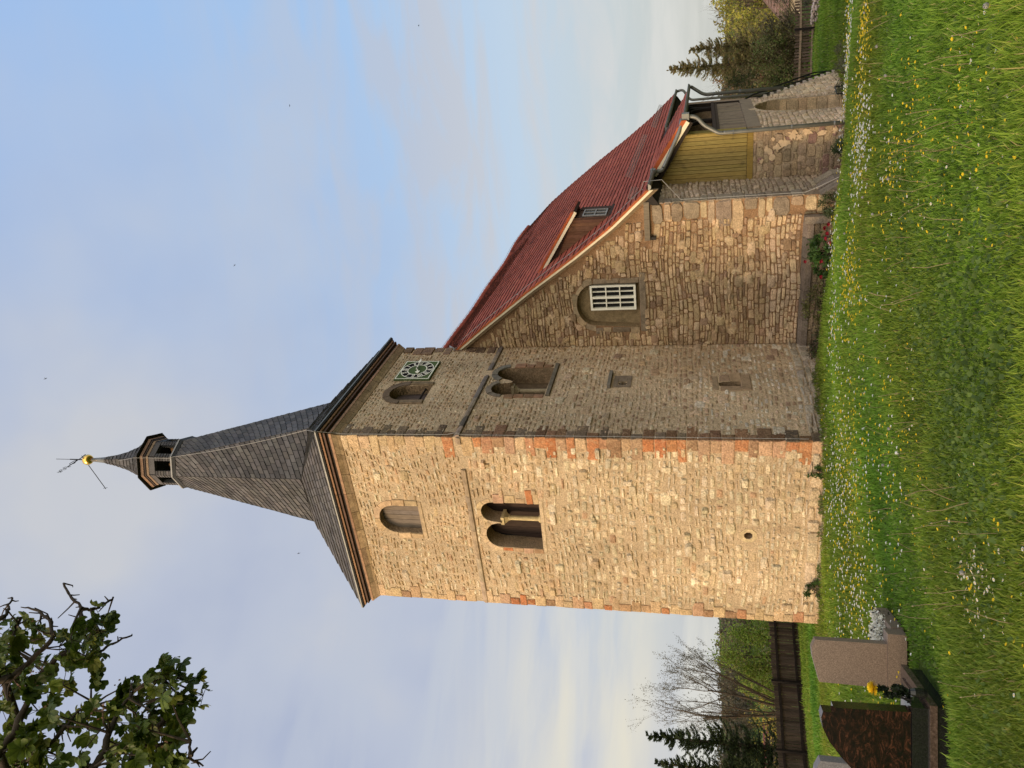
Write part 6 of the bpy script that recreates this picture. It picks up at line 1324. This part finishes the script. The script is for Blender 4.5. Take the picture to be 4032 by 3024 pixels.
for key, nm, lab, grp in (('y', 'buttercup', 'yellow buttercup standing in the churchyard lawn', 'buttercups in the lawn'), ('w', 'daisy', 'small white daisy standing in the churchyard lawn', 'daisies in the lawn')):
    L_ = sorted(fl[key], key=lambda q: q[2]); proto = flower_mesh(key).build(nm, M['petal'], label=lab, cat='flower', group=grp); pv = np.array([v.co[:] for v in proto.data.vertices])
    r = random.Random(6)
    for i, (x, y, d) in enumerate(L_[:300]):
        o = proto if i == 0 else proto.copy()
        if i: COL.objects.link(o)
        s = r.uniform(.5, .9)*(1+.06*max(0, d-5.5)); o.location = (x, y, Z0(x, y)-.01); o.rotation_euler = (r.uniform(-.35, .35), r.uniform(-.35, .35), r.uniform(0, 6)); o.scale = (s, s, s*r.uniform(.9, 1.3))
    rest = L_[300:]; fs = []
    if rest:
        Q = np.array(rest); n = len(Q); hh = .13*rng.uniform(.8, 1.4, n); C0 = np.stack([Q[:, 0], Q[:, 1], zg(Q[:, 0], Q[:, 1])+hh], 1); a = rng.uniform(0, 6.28, n); R_ = (.017*(1+.05*(Q[:, 2]-8)))[:, None]
        rings = []
        for k in range(6):
            an = a+k*PI/3; rings.append(C0+np.stack([np.cos(an), np.sin(an), .3*np.sin(an*1.7)], 1)*R_)
        V = np.stack(rings, 1).reshape(-1, 3); F = (np.arange(n)*6)[:, None, None]+np.array([[0, 1, 2, 3], [3, 4, 5, 0]])[None]; F = F.reshape(-1, 4)
        cc = (.82, .58, .02) if key == 'y' else (.80, .78, .70); np_mesh(nm+'_drift', V, F, np.tile(cc, (len(F), 1)), M['petal'], kind='stuff', label='distant drift of '+('yellow buttercups' if key == 'y' else 'white daisies')+' in the lawn', cat='flowers')
# withered stalks and seed heads
def stalk():
    b = MB(); b.tube([(0, 0, 0), (.012, 0, .10), (.02, .01, .18), (.045, .02, .25)], [.0019, .0017, .0015, .0012], 4, (.34, .27, .16)); b.tube([(.045, .02, .25), (.047, .02, .26)], [.0038, .002], 5, (.4, .34, .22)); return b
proto = stalk().build('withered_stalk', M['petal'], label='dry pale dandelion stalk standing above the grass', cat='stalk', group='withered stalks in the lawn'); r = random.Random(7)
for i in range(110):
    a, d = random.Random(i*7+1).choice([(r.gauss(17, 5), r.uniform(6, 13)), (r.gauss(13, 4), r.uniform(5.5, 9)), (r.gauss(-3, 5), r.uniform(7.5, 10)), (r.gauss(-13, 4), r.uniform(5, 9)), (r.gauss(22, 3), r.uniform(6, 16))]); A = math.radians(a); x = CAM.x+math.sin(A-H)*d; y = CAM.y+math.cos(A-H)*d
    if blocked(np.array([x]), np.array([y]))[0]: continue
    o = proto if i == 0 else proto.copy()
    if i: COL.objects.link(o)
    o.location = (x, y, Z0(x, y)-.01); o.rotation_euler = (r.uniform(-.35, .35), r.uniform(-.35, .35), r.uniform(0, 6)); s = r.uniform(.7, 1.3); o.scale = (s*1.2, s*1.2, s)
def clock_():
    b = MB(); rr_ = random.Random(8); b.tube([(0, 0, 0), (.004, 0, .20)], .002, 4, (.2, .2, .1))
    for k in range(150):
        n_ = Vector((rr_.gauss(0, 1), rr_.gauss(0, 1), rr_.gauss(0, 1))).normalized(); q_ = n_.cross(Vector((.2, 1, .4))).normalized()*.005; w_ = n_.cross(q_).normalized()*.005; p = Vector((.004, 0, .205))+n_*.019; b.add([p-q_, p-w_, p+q_, p+w_], [(0, 1, 2, 3)], (.36, .35, .33))
    return b
proto = clock_().build('seed_head', M['petal'], label='round white dandelion seed head in the lawn', cat='seed head', group='dandelion seed heads in the lawn')
for i, (a, d) in enumerate(((24, 13), (23.5, 5.2), (20, 9.6), (13.5, 9.0), (15.2, 11.4), (14.2, 12.8), (12.6, 11), (11.4, 10.2), (21.8, 10.8), (-5.6, 9.4), (-3.2, 8.8), (10.2, 13.4), (9.0, 11.8), (-12.5, 5.6))):
    A = math.radians(a); x = CAM.x+math.sin(A-H)*d; y = CAM.y+math.cos(A-H)*d; o = proto if i == 0 else proto.copy()
    if i: COL.objects.link(o)
    o.location = (x, y, Z0(x, y)-.01); o.rotation_euler = (r.uniform(-.2, .2), r.uniform(-.2, .2), 0); o.scale = (.85,)*3
